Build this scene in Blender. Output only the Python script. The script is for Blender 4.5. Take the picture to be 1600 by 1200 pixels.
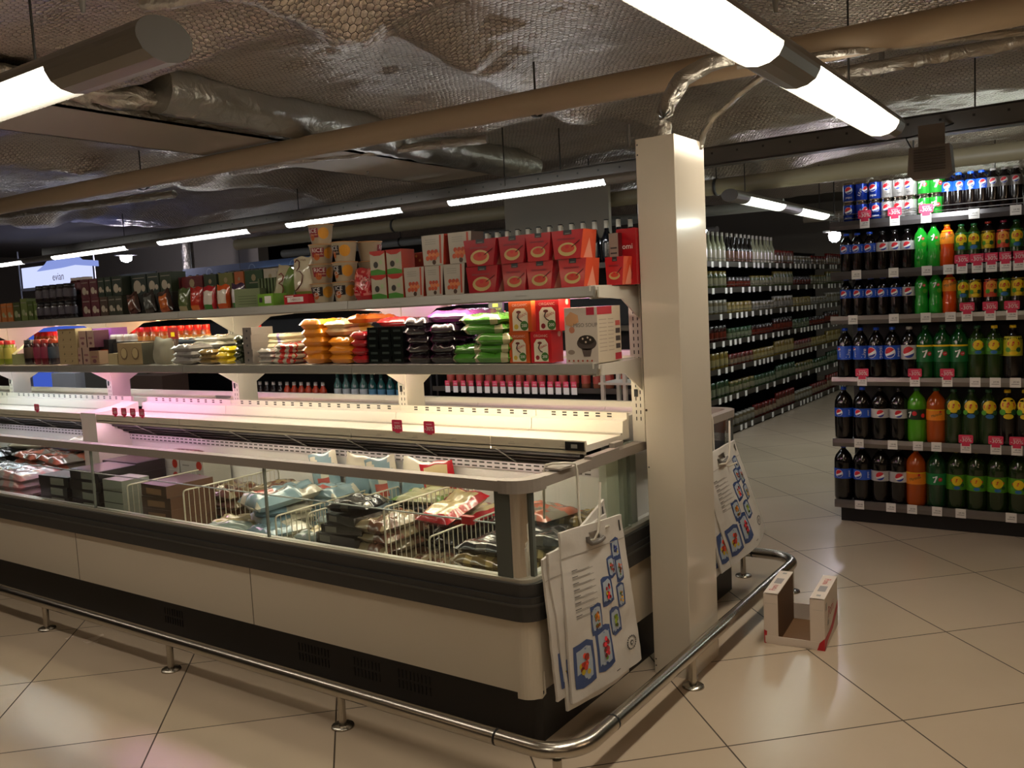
import bpy, math, random
from mathutils import Vector, Matrix, noise
random.seed(7)
for o in list(bpy.data.objects): bpy.data.objects.remove(o)
SC = bpy.context.scene
COL = SC.collection
PI = math.pi

# ---------------------------------------------------------------- camera
FPX, YAW, PIT, ROL, CAMH = 1364.87, math.radians(34.986), math.radians(5.247), math.radians(-2.9305), 1.4
_fw = Vector((-math.sin(YAW)*math.cos(PIT), math.cos(YAW)*math.cos(PIT), -math.sin(PIT)))
_rt = Vector((math.cos(YAW), math.sin(YAW), 0)); _up = _rt.cross(_fw)
CR = _rt*math.cos(ROL) + _up*math.sin(ROL); CU = -_rt*math.sin(ROL) + _up*math.cos(ROL)
cam_d = bpy.data.cameras.new('camera'); cam = bpy.data.objects.new('camera', cam_d); COL.objects.link(cam)
cam_d.sensor_width = 36.0; cam_d.lens = FPX/1600*36; cam_d.clip_start = .02; cam_d.clip_end = 100
mw = Matrix((CR, CU, -_fw)).transposed().to_4x4(); mw.translation = Vector((0, 0, CAMH)); cam.matrix_world = mw
SC.camera = cam
def ray(px, py): return CR*((px-800)/FPX) - CU*((py-600)/FPX) + _fw
def onY(px, py, Y): d = ray(px, py); return Vector((0, 0, CAMH)) + d*(Y/d.y)
def onX(px, py, X): d = ray(px, py); return Vector((0, 0, CAMH)) + d*(X/d.x)
def onZ(px, py, Z): d = ray(px, py); return Vector((0, 0, CAMH)) + d*((Z-CAMH)/d.z)
def xat(px, Y, py=560): return onY(px, py, Y).x      # where along a shelf row something seen in the photo stands

# ---------------------------------------------------------------- world and exposure
W = bpy.data.worlds.new('world'); SC.world = W; W.use_nodes = True
W.node_tree.nodes['Background'].inputs[0].default_value = (.9, .8, .7, 1)
W.node_tree.nodes['Background'].inputs[1].default_value = 0.03
SC.view_settings.view_transform = 'Standard'; SC.view_settings.look = 'None'
SC.view_settings.exposure = 0.52; SC.view_settings.gamma = 1; SC.view_settings.use_curve_mapping = False
LAMP_NEAR = 13.0      # strength of the ceiling tubes
LAMP_FAR = 13.0
TUBE = 36.0           # strength of the tubes under the shelves

# ---------------------------------------------------------------- materials
_mc = {}
def lin(h):
    if isinstance(h, str):
        h = h.lstrip('#'); c = [int(h[i:i+2], 16)/255 for i in (0, 2, 4)]
    else: c = h
    return tuple((x/12.92 if x <= .04045 else ((x+.055)/1.055)**2.4) for x in c)
def mat(h, rough=.5, metal=0., trans=0., coat=0., bump=0., bscale=40., emit=0., name=None, var=0.):
    key = (h, rough, metal, trans, coat, bump, bscale, emit, var)
    if key in _mc: return _mc[key]
    m = bpy.data.materials.new(name or 'finish_%d' % len(_mc)); m.use_nodes = True
    nt = m.node_tree; b = nt.nodes['Principled BSDF']; c = lin(h)
    b.inputs['Base Color'].default_value = (*c, 1); b.inputs['Roughness'].default_value = rough
    b.inputs['Metallic'].default_value = metal; b.inputs['Transmission Weight'].default_value = trans
    b.inputs['Coat Weight'].default_value = coat; b.inputs['Coat Roughness'].default_value = .08
    if emit: b.inputs['Emission Color'].default_value = (*c, 1); b.inputs['Emission Strength'].default_value = emit
    if bump or var:
        tc = nt.nodes.new('ShaderNodeTexCoord'); nz = nt.nodes.new('ShaderNodeTexNoise')
        nz.inputs['Scale'].default_value = bscale; nz.inputs['Detail'].default_value = 4
        nt.links.new(tc.outputs['Object'], nz.inputs['Vector'])
        if bump:
            bp = nt.nodes.new('ShaderNodeBump'); bp.inputs['Strength'].default_value = bump; bp.inputs['Distance'].default_value = .01
            nt.links.new(nz.outputs['Fac'], bp.inputs['Height']); nt.links.new(bp.outputs['Normal'], b.inputs['Normal'])
        if var:
            mx = nt.nodes.new('ShaderNodeMix'); mx.data_type = 'RGBA'
            mx.inputs[6].default_value = (*[x*(1-var) for x in c], 1); mx.inputs[7].default_value = (*[min(1, x*(1+var)) for x in c], 1)
            nt.links.new(nz.outputs['Fac'], mx.inputs[0]); nt.links.new(mx.outputs[2], b.inputs['Base Color'])
    _mc[key] = m; return m
def emis(c, s):
    key = ('e', c, s)
    if key in _mc: return _mc[key]
    m = bpy.data.materials.new('glow_%d' % len(_mc)); m.use_nodes = True; nt = m.node_tree; nt.nodes.clear()
    e = nt.nodes.new('ShaderNodeEmission'); e.inputs[0].default_value = (*c, 1); e.inputs[1].default_value = s
    o = nt.nodes.new('ShaderNodeOutputMaterial'); nt.links.new(e.outputs[0], o.inputs[0]); _mc[key] = m; return m
def glass_mat(name, tint=(.93, .965, .94), gl=.10):
    m = bpy.data.materials.new(name); m.use_nodes = True; nt = m.node_tree; nt.nodes.clear()
    t = nt.nodes.new('ShaderNodeBsdfTransparent'); t.inputs[0].default_value = (*tint, 1)
    g = nt.nodes.new('ShaderNodeBsdfGlossy'); g.inputs['Roughness'].default_value = .02
    lw = nt.nodes.new('ShaderNodeLayerWeight'); lw.inputs[0].default_value = .5
    pw = nt.nodes.new('ShaderNodeMath'); pw.operation = 'POWER'; pw.inputs[1].default_value = 4.5; nt.links.new(lw.outputs['Facing'], pw.inputs[0])
    f = nt.nodes.new('ShaderNodeMath'); f.operation = 'MULTIPLY_ADD'; f.inputs[1].default_value = .7; f.inputs[2].default_value = .035; nt.links.new(pw.outputs[0], f.inputs[0])
    mx = nt.nodes.new('ShaderNodeMixShader'); o = nt.nodes.new('ShaderNodeOutputMaterial')
    nt.links.new(f.outputs[0], mx.inputs[0]); nt.links.new(t.outputs[0], mx.inputs[1]); nt.links.new(g.outputs[0], mx.inputs[2])
    nt.links.new(mx.outputs[0], o.inputs[0]); return m
GLASS = glass_mat('clear_pane')
WHITE = mat('#d9d3c6', .35); CREAM = mat('#cfc6b4', .4); PWHITE = mat('#e8e6e0', .45, name='white_paper')
STEEL = mat('#b9b3a8', .25, 1., bump=.02, bscale=200., name='brushed_steel'); CHROME = mat('#e0ddd6', .06, 1., name='chrome')
BLACK = mat('#0c0b0b', .5, name='black'); DARKG = mat('#33322f', .45, name='dark_grey_plastic')
RED = mat('#c8202a', .4, name='red_print'); INK = mat('#3a3a3c', .6, name='ink'); TAGRED = mat('#d63156', .5, name='tag_red')
PINKW = mat('#f0eeea', .5)
GREY = mat('#8c8982', .4); ALU = mat('#a8a6a0', .35, .9, name='aluminium')

# ---------------------------------------------------------------- mesh builder
_txt = {}
def text_geo(s):
    if s in _txt: return _txt[s]
    cu = bpy.data.curves.new('lettering', 'FONT'); cu.body = s; cu.size = 1; cu.align_x = 'CENTER'; cu.align_y = 'CENTER'; cu.resolution_u = 2
    ob = bpy.data.objects.new('lettering', cu)
    me = bpy.data.meshes.new_from_object(ob)
    vs = [(v.co.x, v.co.y) for v in me.vertices]; fs = [tuple(p.vertices) for p in me.polygons]
    bpy.data.objects.remove(ob); bpy.data.meshes.remove(me); bpy.data.curves.remove(cu)
    _txt[s] = (vs, fs); return _txt[s]
class MB:
    def __init__(s): s.v = []; s.f = []; s.m = []; s.sm = []; s.mats = []
    def mi(s, m):
        if m not in s.mats: s.mats.append(m)
        return s.mats.index(m)
    def add(s, vs, fs, m, smooth=False):
        b = len(s.v); s.v += [tuple(v) for v in vs]; k = s.mi(m) if not isinstance(m, list) else None
        for i, f in enumerate(fs):
            s.f.append([b+j for j in f]); s.m.append(k if k is not None else s.mi(m[i])); s.sm.append(smooth)
        return s
    def box(s, x0, x1, y0, y1, z0, z1, m, fn=None):
        vs = [(x, y, z) for x in (x0, x1) for y in (y0, y1) for z in (z0, z1)]
        if fn: vs = [fn(v) for v in vs]
        return s.add(vs, [(0, 1, 3, 2), (4, 6, 7, 5), (0, 4, 5, 1), (2, 3, 7, 6), (0, 2, 6, 4), (1, 5, 7, 3)], m)
    def rbox(s, x0, x1, y0, y1, z0, z1, m, r=.004):
        # box with chamfered vertical edges
        pts = [(x0+r, y0), (x1-r, y0), (x1, y0+r), (x1, y1-r), (x1-r, y1), (x0+r, y1), (x0, y1-r), (x0, y0+r)]
        return s.prism(pts, z0, z1, m)
    def prism(s, pts, z0, z1, m, fn=None, smooth=False):
        n = len(pts); fn = fn or (lambda p: p)
        vs = [fn((x, y, z0)) for x, y in pts] + [fn((x, y, z1)) for x, y in pts]
        fs = [(i, (i+1) % n, n+(i+1) % n, n+i) for i in range(n)] 
        s.add(vs, fs, m, smooth); return s.add(vs, [tuple(range(n))[::-1], tuple(range(n, 2*n))], m)
    def poly(s, pts, m): return s.add(pts, [tuple(range(len(pts)))], m)
    def grid(s, nu, nv, fn, m, smooth=True, paint=None, skip=None):
        vs = [fn(i/nu, j/nv) for j in range(nv+1) for i in range(nu+1)]
        fs = []; ms = []
        for j in range(nv):
            for i in range(nu):
                if skip and skip(i/nu, j/nv): continue
                fs.append((j*(nu+1)+i, j*(nu+1)+i+1, (j+1)*(nu+1)+i+1, (j+1)*(nu+1)+i))
                ms.append(paint((i+.5)/nu, (j+.5)/nv) if paint else m)
        return s.add(vs, fs, ms, smooth)
    def lathe(s, prof, m, n=20, c=(0, 0, 0), smooth=True, a0=0, a1=2*PI):
        full = abs(a1-a0-2*PI) < 1e-6; k = n if full else n+1
        vs = []; fs = []; ms = []
        for r, z in prof:
            for i in range(k):
                a = a0+(a1-a0)*i/n; vs.append((c[0]+r*math.cos(a), c[1]+r*math.sin(a), c[2]+z))
        for j in range(len(prof)-1):
            for i in range(n):
                i2 = (i+1) % k if full else i+1
                fs.append((j*k+i, j*k+i2, (j+1)*k+i2, (j+1)*k+i)); ms.append(m[j] if isinstance(m, list) else m)
        return s.add(vs, fs, ms, smooth)
    def tube(s, path, r, m, n=8, caps=True, smooth=True):
        P = [Vector(p) for p in path]; vs = []; fs = []
        t0 = (P[1]-P[0]).normalized(); up = Vector((0, 0, 1)) if abs(t0.z) < .9 else Vector((1, 0, 0))
        a = t0.cross(up).normalized()
        for k, p in enumerate(P):
            t = ((P[min(k+1, len(P)-1)]-P[max(k-1, 0)])).normalized()
            a = (a - t*a.dot(t)).normalized(); b = t.cross(a)
            rr = r[k] if isinstance(r, (list, tuple)) else r
            for i in range(n):
                q = 2*PI*i/n; vs.append(p+a*(rr*math.cos(q))+b*(rr*math.sin(q)))
        for k in range(len(P)-1):
            for i in range(n): fs.append((k*n+i, k*n+(i+1) % n, (k+1)*n+(i+1) % n, (k+1)*n+i))
        s.add(vs, fs, m, smooth)
        if caps: s.add(vs[:n], [tuple(range(n))[::-1]], m); s.add(vs[-n:], [tuple(range(n))], m)
        return s
    def text(s, body, u, v, size, m, fn, rot=0, sx=1.):
        vs, fs = text_geo(body); c, q = math.cos(rot), math.sin(rot)
        out = [fn(u+(x*sx*c-y*q)*size, v+(x*sx*q+y*c)*size) for x, y in vs]
        return s.add(out, fs, m)
    def rect(s, u0, v0, u1, v1, m, fn, n=1):
        for i in range(n):
            a = u0+(u1-u0)*i/n; b = u0+(u1-u0)*(i+1)/n
            s.poly([fn(a, v0), fn(b, v0), fn(b, v1), fn(a, v1)], m)
        return s
    def disc(s, u, v, r, m, fn, n=16, sy=1., rings=2):
        vs = [fn(u, v)]; fs = []
        for k in range(1, rings+1):
            for i in range(n):
                a = 2*PI*i/n; vs.append(fn(u+r*k/rings*math.cos(a), v+r*sy*k/rings*math.sin(a)))
        for i in range(n): fs.append((0, 1+i, 1+(i+1) % n))
        for k in range(rings-1):
            for i in range(n): fs.append((1+k*n+i, 1+(k+1)*n+i, 1+(k+1)*n+(i+1) % n, 1+k*n+(i+1) % n))
        return s.add(vs, fs, m)
    def pg(s, pts, m, fn):   # small free polygon given in (u,v), fanned from its middle
        cu = sum(p[0] for p in pts)/len(pts); cv = sum(p[1] for p in pts)/len(pts); n = len(pts)
        vs = [fn(cu, cv)]+[fn(*p) for p in pts]
        return s.add(vs, [(0, 1+i, 1+(i+1) % n) for i in range(n)], m)
    def globe(s, u, v, r, fn, ring=True, n=12):
        """round red, white and blue wave emblem"""
        R_, W_, B_ = mat('#d0202c', .4), mat('#f2f2f0', .4), mat('#1c3c98', .4)
        if ring: s.disc(u, v, r*1.1, W_, lambda a, b: fn(a, b), n=20)
        eps = 1e-3
        for i in range(n):
            xa, xb = -1+2*i/n, -1+2*(i+1)/n
            def ys(x):
                c = math.sqrt(max(0, 1-x*x)); f1 = -.02+.5*x+.22*x*x; f2 = -.52+.3*x+.12*x*x
                return [-c, max(-c, min(c, f2)), max(-c, min(c, f1)), c]
            ya, yb = ys(xa), ys(xb)
            for k, mm in ((0, B_), (1, W_), (2, R_)):
                if ya[k+1]-ya[k]+yb[k+1]-yb[k] < 1e-6: continue
                g = (lambda a, b: fn(a, b, 2))
                s.poly([g(u+r*xa, v+r*ya[k]), g(u+r*xb, v+r*yb[k]), g(u+r*xb, v+r*yb[k+1]), g(u+r*xa, v+r*ya[k+1])], mm)
        return s
    def build(s, name, parent=None, loc=(0, 0, 0), rot=0):
        me = bpy.data.meshes.new(name); me.from_pydata(s.v, [], s.f)
        for m in s.mats: me.materials.append(m)
        me.polygons.foreach_set('material_index', s.m); me.polygons.foreach_set('use_smooth', s.sm); me.update()
        o = bpy.data.objects.new(name, me); COL.objects.link(o); o.parent = parent; o.location = loc; o.rotation_euler = (0, 0, rot) if not isinstance(rot, tuple) else rot
        return o
def front(y, eps=.0008):       # decal plane looking towards -Y
    return lambda u, v, k=1: (u, y-eps*k, v)
def side(x, eps=.0008):        # decal plane looking towards +X ; u runs along +Y
    return lambda u, v, k=1: (x+eps*k, u, v)
def topf(z, eps=.0008): return lambda u, v, k=1: (u, v, z+eps*k)
def wrap(R, eps=.0009):        # decal on an upright round body, u along its girth, facing -Y
    return lambda u, v, k=1: ((R+eps*k)*math.sin(u/R), -(R+eps*k)*math.cos(u/R), v)
def short(s):
    for a, b in ((' from the left in the ', ' from left, '), (' from the left of the ', ' from left, '), (' from the left on the ', ' from left, '), (' from the bottom of the ', ' from bottom, '), (' from the bottom in the ', ' from bottom, '), (' from the bottom of ', ' from bottom, '), ('from the left', 'from left'), ('from the bottom', 'from bottom'), ('beside the black boxes', 'beside black boxes')):
        s = s.replace(a, b)
    return s
def tag(o, label=None, cat=None, group=None, kind=None):
    if label: o['label'] = short(label)
    if cat: o['category'] = cat
    if group: o['group'] = group
    if kind: o['kind'] = kind
    return o
def thing(name, label, cat, loc=(0, 0, 0), rz=0, group=None):
    o = bpy.data.objects.new(name, None); o.empty_display_size = .05; COL.objects.link(o)
    o.location = loc; o.rotation_euler = (0, 0, rz) if not isinstance(rz, tuple) else rz
    return tag(o, label, cat, group)
def kids(o): return [c for c in bpy.data.objects if c.parent == o]
_kid = {}
def dup(root, loc, rz=0, label=None, group=None, scale=None):
    if root.name not in _kid:
        _kid[root.name] = [(c, kids(c)) for c in kids(root)]
    r = root.copy(); COL.objects.link(r); r.location = loc; r.rotation_euler = (0, 0, rz) if not isinstance(rz, tuple) else rz
    if scale: r.scale = scale
    if label: r['label'] = short(label)
    if group: r['group'] = group
    for c, gs in _kid[root.name]:
        d = c.copy(); COL.objects.link(d); d.parent = r
        for g in gs:
            e = g.copy(); COL.objects.link(e); e.parent = d
    return r
_proto = {}
def place(key, maker, loc, rz=0, label=None, group=None, scale=None):
    """the first of a kind is built and set down, every further one is a copy of it with its parts"""
    if key not in _proto:
        r = maker(); _proto[key] = r; _kid[r.name] = [(c, kids(c)) for c in kids(r)]
        r.location = loc; r.rotation_euler = (0, 0, rz) if not isinstance(rz, tuple) else rz
        if scale: r.scale = scale
        if label: r['label'] = short(label)
        if group: r['group'] = group
        return r
    return dup(_proto[key], loc, rz, label, group, scale or (1, 1, 1))
ORD = ['first', 'second', 'third', 'fourth', 'fifth', 'sixth', 'seventh', 'eighth', 'ninth', 'tenth', 'eleventh', 'twelfth', 'thirteenth', 'fourteenth', 'fifteenth', 'sixteenth', 'seventeenth', 'eighteenth', 'nineteenth', 'twentieth']
def struct(o, label=None): o['kind'] = 'structure'; 
def S(mb, name, label=None):
    o = mb.build(name); o['kind'] = 'structure'
    if label: o['label'] = label; 
    return o
# ================================================================ the setting
def floor_mat():
    m = bpy.data.materials.new('polished_tile'); m.use_nodes = True; nt = m.node_tree; N = nt.nodes; L = nt.links; b = N['Principled BSDF']
    g = N.new('ShaderNodeNewGeometry'); sep = N.new('ShaderNodeSeparateXYZ'); L.new(g.outputs['Position'], sep.inputs[0])
    def mth(op, a, bb=None, c=None):
        n = N.new('ShaderNodeMath'); n.operation = op
        for i, x in enumerate((a, bb, c)):
            if x is None: continue
            if isinstance(x, (int, float)): n.inputs[i].default_value = x
            else: L.new(x, n.inputs[i])
        return n.outputs[0]
    X = mth('SUBTRACT', sep.outputs[0], -.562); Y = mth('SUBTRACT', sep.outputs[1], 3.752)
    k = 1/(math.sqrt(2)*.602)
    u = mth('MULTIPLY', mth('ADD', X, Y), k); v = mth('MULTIPLY', mth('SUBTRACT', Y, X), k)
    def line(w): 
        f = mth('FRACT', mth('ADD', w, 100.5)); return mth('ABSOLUTE', mth('SUBTRACT', f, .5))
    d = mth('MINIMUM', line(u), line(v))
    mask = mth('LESS_THAN', d, .0045)
    cell = N.new('ShaderNodeCombineXYZ'); L.new(mth('FLOOR', mth('ADD', u, 100)), cell.inputs[0]); L.new(mth('FLOOR', mth('ADD', v, 100)), cell.inputs[1])
    wn = N.new('ShaderNodeTexWhiteNoise'); L.new(cell.outputs[0], wn.inputs['Vector'])
    nz = N.new('ShaderNodeTexNoise'); nz.inputs['Scale'].default_value = 2.2; nz.inputs['Detail'].default_value = 5; L.new(g.outputs['Position'], nz.inputs['Vector'])
    t = mth('ADD', mth('MULTIPLY', wn.outputs['Value'], .35), mth('MULTIPLY', nz.outputs['Fac'], .65))
    mx = N.new('ShaderNodeMix'); mx.data_type = 'RGBA'; L.new(t, mx.inputs[0])
    mx.inputs[6].default_value = (*lin('#ab9a84'), 1); mx.inputs[7].default_value = (*lin('#bba994'), 1)
    m2 = N.new('ShaderNodeMix'); m2.data_type = 'RGBA'; L.new(mask, m2.inputs[0]); L.new(mx.outputs[2], m2.inputs[6]); m2.inputs[7].default_value = (*lin('#3a2e20'), 1)
    L.new(m2.outputs[2], b.inputs['Base Color'])
    L.new(mth('ADD', mth('MULTIPLY', nz.outputs['Fac'], .1), mth('ADD', mth('MULTIPLY', mask, .5), .20)), b.inputs['Roughness'])
    b.inputs['IOR'].default_value = 1.5
    bp = N.new('ShaderNodeBump'); bp.inputs['Distance'].default_value = .002; bp.inputs['Strength'].default_value = .6; bp.invert = True
    L.new(mask, bp.inputs['Height']); L.new(bp.outputs[0], b.inputs['Normal'])
    return m
X0, X1, Y0, Y1, ZC = -17.0, 4.5, -4.5, 14.2, 2.75
S(MB().box(X0, X1, Y0, Y1, -.05, 0, floor_mat()), 'floor')
WALLM = mat('#6d6559', .9, bump=.1, bscale=8)
S(MB().box(X0, X1, Y1, Y1+.1, 0, ZC, WALLM), 'wall_back')
S(MB().box(X0, X1, Y0-.1, Y0, 0, ZC, WALLM), 'wall_front')
S(MB().box(X0-.1, X0, Y0, Y1, 0, ZC, WALLM), 'wall_left')
S(MB().box(X1, X1+.1, Y0, Y1, 0, ZC, WALLM), 'wall_right')

def foil_mat(name, wire=True, base='#d2c7ba', scale=36., cr=1.0):
    m = bpy.data.materials.new(name); m.use_nodes = True; nt = m.node_tree; N = nt.nodes; L = nt.links; b = N['Principled BSDF']
    tc = N.new('ShaderNodeTexCoord'); 
    mp = N.new('ShaderNodeMapping'); mp.inputs['Scale'].default_value = (1, 1.25, 1); L.new(tc.outputs['Object'], mp.inputs[0])
    n1 = N.new('ShaderNodeTexNoise'); n1.inputs['Scale'].default_value = 14; n1.inputs['Detail'].default_value = 7; n1.inputs['Distortion'].default_value = 1.2; L.new(tc.outputs['Object'], n1.inputs['Vector'])
    bp1 = N.new('ShaderNodeBump'); bp1.inputs['Strength'].default_value = .55*cr; bp1.inputs['Distance'].default_value = .05; L.new(n1.outputs['Fac'], bp1.inputs['Height'])
    b.inputs['Metallic'].default_value = .85; b.inputs['Roughness'].default_value = .30
    if wire:
        # slightly wobbling coordinates so that the netting is not a perfect lattice
        wob = N.new('ShaderNodeTexNoise'); wob.inputs['Scale'].default_value = 6; L.new(tc.outputs['Object'], wob.inputs['Vector'])
        mix = N.new('ShaderNodeMix'); mix.data_type = 'VECTOR'; mix.inputs[0].default_value = .03; L.new(mp.outputs[0], mix.inputs[4]); L.new(wob.outputs['Color'], mix.inputs[5])
        def vm(op, *ins):
            n = N.new('ShaderNodeVectorMath'); n.operation = op
            for i, x in enumerate(ins):
                if isinstance(x, tuple): n.inputs[i].default_value = x
                elif isinstance(x, (int, float)): n.inputs['Scale'].default_value = x
                else: L.new(x, n.inputs[i])
            return n
        def mt(op, *ins):
            n = N.new('ShaderNodeMath'); n.operation = op
            for i, x in enumerate(ins):
                if isinstance(x, (int, float)): n.inputs[i].default_value = x
                else: L.new(x, n.inputs[i])
            return n.outputs[0]
        # honeycomb netting: distance to the nearest cell edge of a hexagonal lattice
        sc = vm('SCALE', mix.outputs[1], scale).outputs[0]; q = vm('ADD', sc, (1000.0, 866.0254, 0.0)).outputs[0]
        R_, H_ = (1.0, 1.7320508, 1.0), (.5, .8660254, 0.0)
        ca = vm('SUBTRACT', vm('MODULO', q, R_).outputs[0], H_).outputs[0]; cb = vm('SUBTRACT', vm('MODULO', vm('SUBTRACT', q, H_).outputs[0], R_).outputs[0], H_).outputs[0]
        flat = lambda v: vm('MULTIPLY', v, (1.0, 1.0, 0.0)).outputs[0]
        ca, cb = flat(ca), flat(cb)
        pick = mt('LESS_THAN', vm('LENGTH', ca).outputs['Value'], vm('LENGTH', cb).outputs['Value'])
        mg = N.new('ShaderNodeMix'); mg.data_type = 'VECTOR'; L.new(pick, mg.inputs[0]); L.new(cb, mg.inputs[4]); L.new(ca, mg.inputs[5])
        ab = vm('ABSOLUTE', mg.outputs[1]).outputs[0]; sx = N.new('ShaderNodeSeparateXYZ'); L.new(ab, sx.inputs[0])
        hd = mt('MAXIMUM', sx.outputs[0], vm('DOT_PRODUCT', ab, (.5, .8660254, 0.0)).outputs['Value'])
        edge = mt('SUBTRACT', .5, hd)
        lt = N.new('ShaderNodeMath'); lt.operation = 'LESS_THAN'; lt.inputs[1].default_value = .035; L.new(edge, lt.inputs[0])
        pil = mt('POWER', mt('MAXIMUM', edge, .001), .6)
        n3 = N.new('ShaderNodeTexNoise'); n3.inputs['Scale'].default_value = 55; n3.inputs['Detail'].default_value = 3; L.new(tc.outputs['Object'], n3.inputs['Vector'])
        pil = mt('ADD', pil, mt('MULTIPLY', n3.outputs['Fac'], .9))
        bp2 = N.new('ShaderNodeBump'); bp2.inputs['Strength'].default_value = .75; bp2.inputs['Distance'].default_value = .012; L.new(pil, bp2.inputs['Height']); L.new(bp1.outputs[0], bp2.inputs['Normal'])
        L.new(bp2.outputs[0], b.inputs['Normal'])
        mx = N.new('ShaderNodeMix'); mx.data_type = 'RGBA'; mx.inputs[6].default_value = (*lin(base), 1); mx.inputs[7].default_value = (*lin('#3a342e'), 1); L.new(lt.outputs[0], mx.inputs[0])
        L.new(mx.outputs[2], b.inputs['Base Color'])
    else:
        b.inputs['Base Color'].default_value = (*lin(base), 1); L.new(bp1.outputs[0], b.inputs['Normal'])
    return m
FOILNET = foil_mat('foil_under_wire_netting'); FOIL = foil_mat('crumpled_foil', False, '#b5afa4', cr=.9)
FOILS = foil_mat('smooth_foil', False, '#a8a59b', cr=.35)
def ceil_z(x, y):
    z = 2.51 + .07*noise.noise(Vector((x*.45, y*.8, 0))) + .035*noise.noise(Vector((x*1.6, y*2.2, 3)))
    # folds hanging from the joists
    for yy, dpt, wd in ((.9, .10, .16), (2.35, .14, .14), (4.15, .16, .2), (5.6, .12, .2), (7.6, .14, .25), (9.8, .14, .25)):
        q = y-yy-.12*math.sin(x*1.1+yy)
        z -= dpt*math.exp(-(q/wd)**2)*(.6+.5*noise.noise(Vector((x*.8, yy, 7))))
    for xx, dpt, wd in ((-2.35, .09, .13), (-5.6, .1, .2), (-.2, .09, .12), (-8.2, .1, .25)):
        q = x-xx-.1*math.sin(y*1.7+xx)
        z -= dpt*math.exp(-(q/wd)**2)
    z += .022*abs(noise.noise(Vector((x*3.2, y*7, 9)))) + .012*noise.noise(Vector((x*9, y*12, 2)))
    lo = 2.335 if y < 4.8 or y > 5.2 else 2.27
    if -4.6 < x < -3.5 and y < 5.6: lo = 2.39
    return max(lo, min(z, 2.62))
nu, nv = 330, 300
mb = MB()
def cfn(u, v):
    x = -9.5+u*12.5; y = -2.0+v*12.5
    return (x, y, ceil_z(x, y))
mb.grid(nu, nv, cfn, FOILNET)
mb.box(X0, X1, Y0, Y1, ZC-.02, ZC+.08, mat('#6a645c', .8))
S(mb, 'ceiling')

# square-edged duct with a flat painted underside and the round foil duct beside it
BEAM = mat('#a59a88', .6, bump=.05)
t = MB()
t.box(-4.44, -3.82, 1.2, 5.35, 2.36, 2.37, BEAM); t.box(-4.44, -4.425, 1.2, 5.35, 2.36, 2.62, FOIL); t.box(-3.835, -3.82, 1.2, 5.35, 2.36, 2.50, FOIL)
t.box(-4.44, -3.82, 5.34, 5.35, 2.36, 2.62, BEAM)
S(t, 'trim_1', 'flat beige soffit under the foil ceiling, running away from the camera')
def foil_duct(name, path, r, label, m=FOILS, wr=.008, group=None):
    P = [Vector(p) for p in path]; pts = []; rs = []
    for a, b in zip(P[:-1], P[1:]):
        n = max(2, int((b-a).length/.03))
        for i in range(n): pts.append(a.lerp(b, i/n))
    pts.append(P[-1])
    mb = MB(); nn = 24; base = []
    # crinkled round skin
    for k, p in enumerate(pts):
        tt = (pts[min(k+1, len(pts)-1)]-pts[max(k-1, 0)]).normalized()
        a = tt.cross(Vector((0, 0, 1)) if abs(tt.z) < .95 else Vector((0, 1, 0))).normalized(); b = tt.cross(a)
        for i in range(nn):
            q = 2*PI*i/nn; d = Vector((math.cos(q)*2, math.sin(q)*2, k*.25))
            rr = r+wr*noise.noise(d*1.3)+wr*.8*noise.noise(d*4)
            base.append(p+a*rr*math.cos(q)+b*rr*math.sin(q))
    fs = [(k*nn+i, k*nn+(i+1) % nn, (k+1)*nn+(i+1) % nn, (k+1)*nn+i) for k in range(len(pts)-1) for i in range(nn)]
    mb.add(base, fs, m, True)
    mb.add(base[:nn], [tuple(range(nn))[::-1]], m); mb.add(base[-nn:], [tuple(range(nn))], m)
    o = mb.build(name); return tag(o, label, 'duct', group)
foil_duct('foil_duct', [(-3.66, 2.5, 2.47), (-3.66, 3.3, 2.46), (-3.72, 5.7, 2.44)], .115, 'thick round foil-wrapped duct beside the flat beige soffit')
foil_duct('foil_duct', [(-3.83, 1.75, 2.44), (-3.72, 2.6, 2.43)], .05, 'torn crumpled foil sleeve hanging above the left end of the soffit', FOIL, .03)
foil_duct('foil_duct', [(-1.37, 2.99, 1.93), (-1.37, 3.0, 2.02), (-1.365, 3.03, 2.10), (-1.33, 3.09, 2.19), (-1.26, 3.17, 2.245), (-1.2, 3.24, 2.27)], .030, 'shiny foil-wrapped pipe rising out of the top of the white column', FOIL, .010)
foil_duct('foil_duct', [(-1.275, 3.10, 1.93), (-1.255, 3.10, 1.99), (-1.2, 3.06, 2.03), (-1.08, 3.0, 2.08), (-.93, 2.94, 2.14), (-.87, 2.92, 2.165)], .011, 'thin foil-wrapped cable from the column top towards the bright ceiling lamp', FOIL, .004)
foil_duct('foil_duct', [(-1.20, 3.30, 2.25), (-.81, 3.44, 2.255), (-.29, 3.62, 2.25), (.6, 3.7, 2.26)], .013, 'thin foil-wrapped pipe running along the big beige pipe at right', FOIL, .005)
for (a, b, r, lb) in (((-2.6, 1.75, 2.42), (-1.55, 2.2, 2.44), .022, 'short foil-wrapped pipe under the ceiling left of the bright lamp'),
                   ((-1.05, 4.1, 2.33), (.4, 4.25, 2.36), .03, 'foil-wrapped pipe behind the bright ceiling lamp at right'),
                   ((-5.2, 3.5, 2.36), (-3.1, 4.3, 2.38), .025, 'foil-wrapped pipe sloping under the ceiling above the lamp row'),
                   ((-8.5, 3.6, 2.36), (-5.9, 4.1, 2.36), .028, 'long foil-wrapped pipe under the ceiling at far left')):
    foil_duct('foil_duct', [a, b], r, lb, FOIL, .006)
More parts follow.
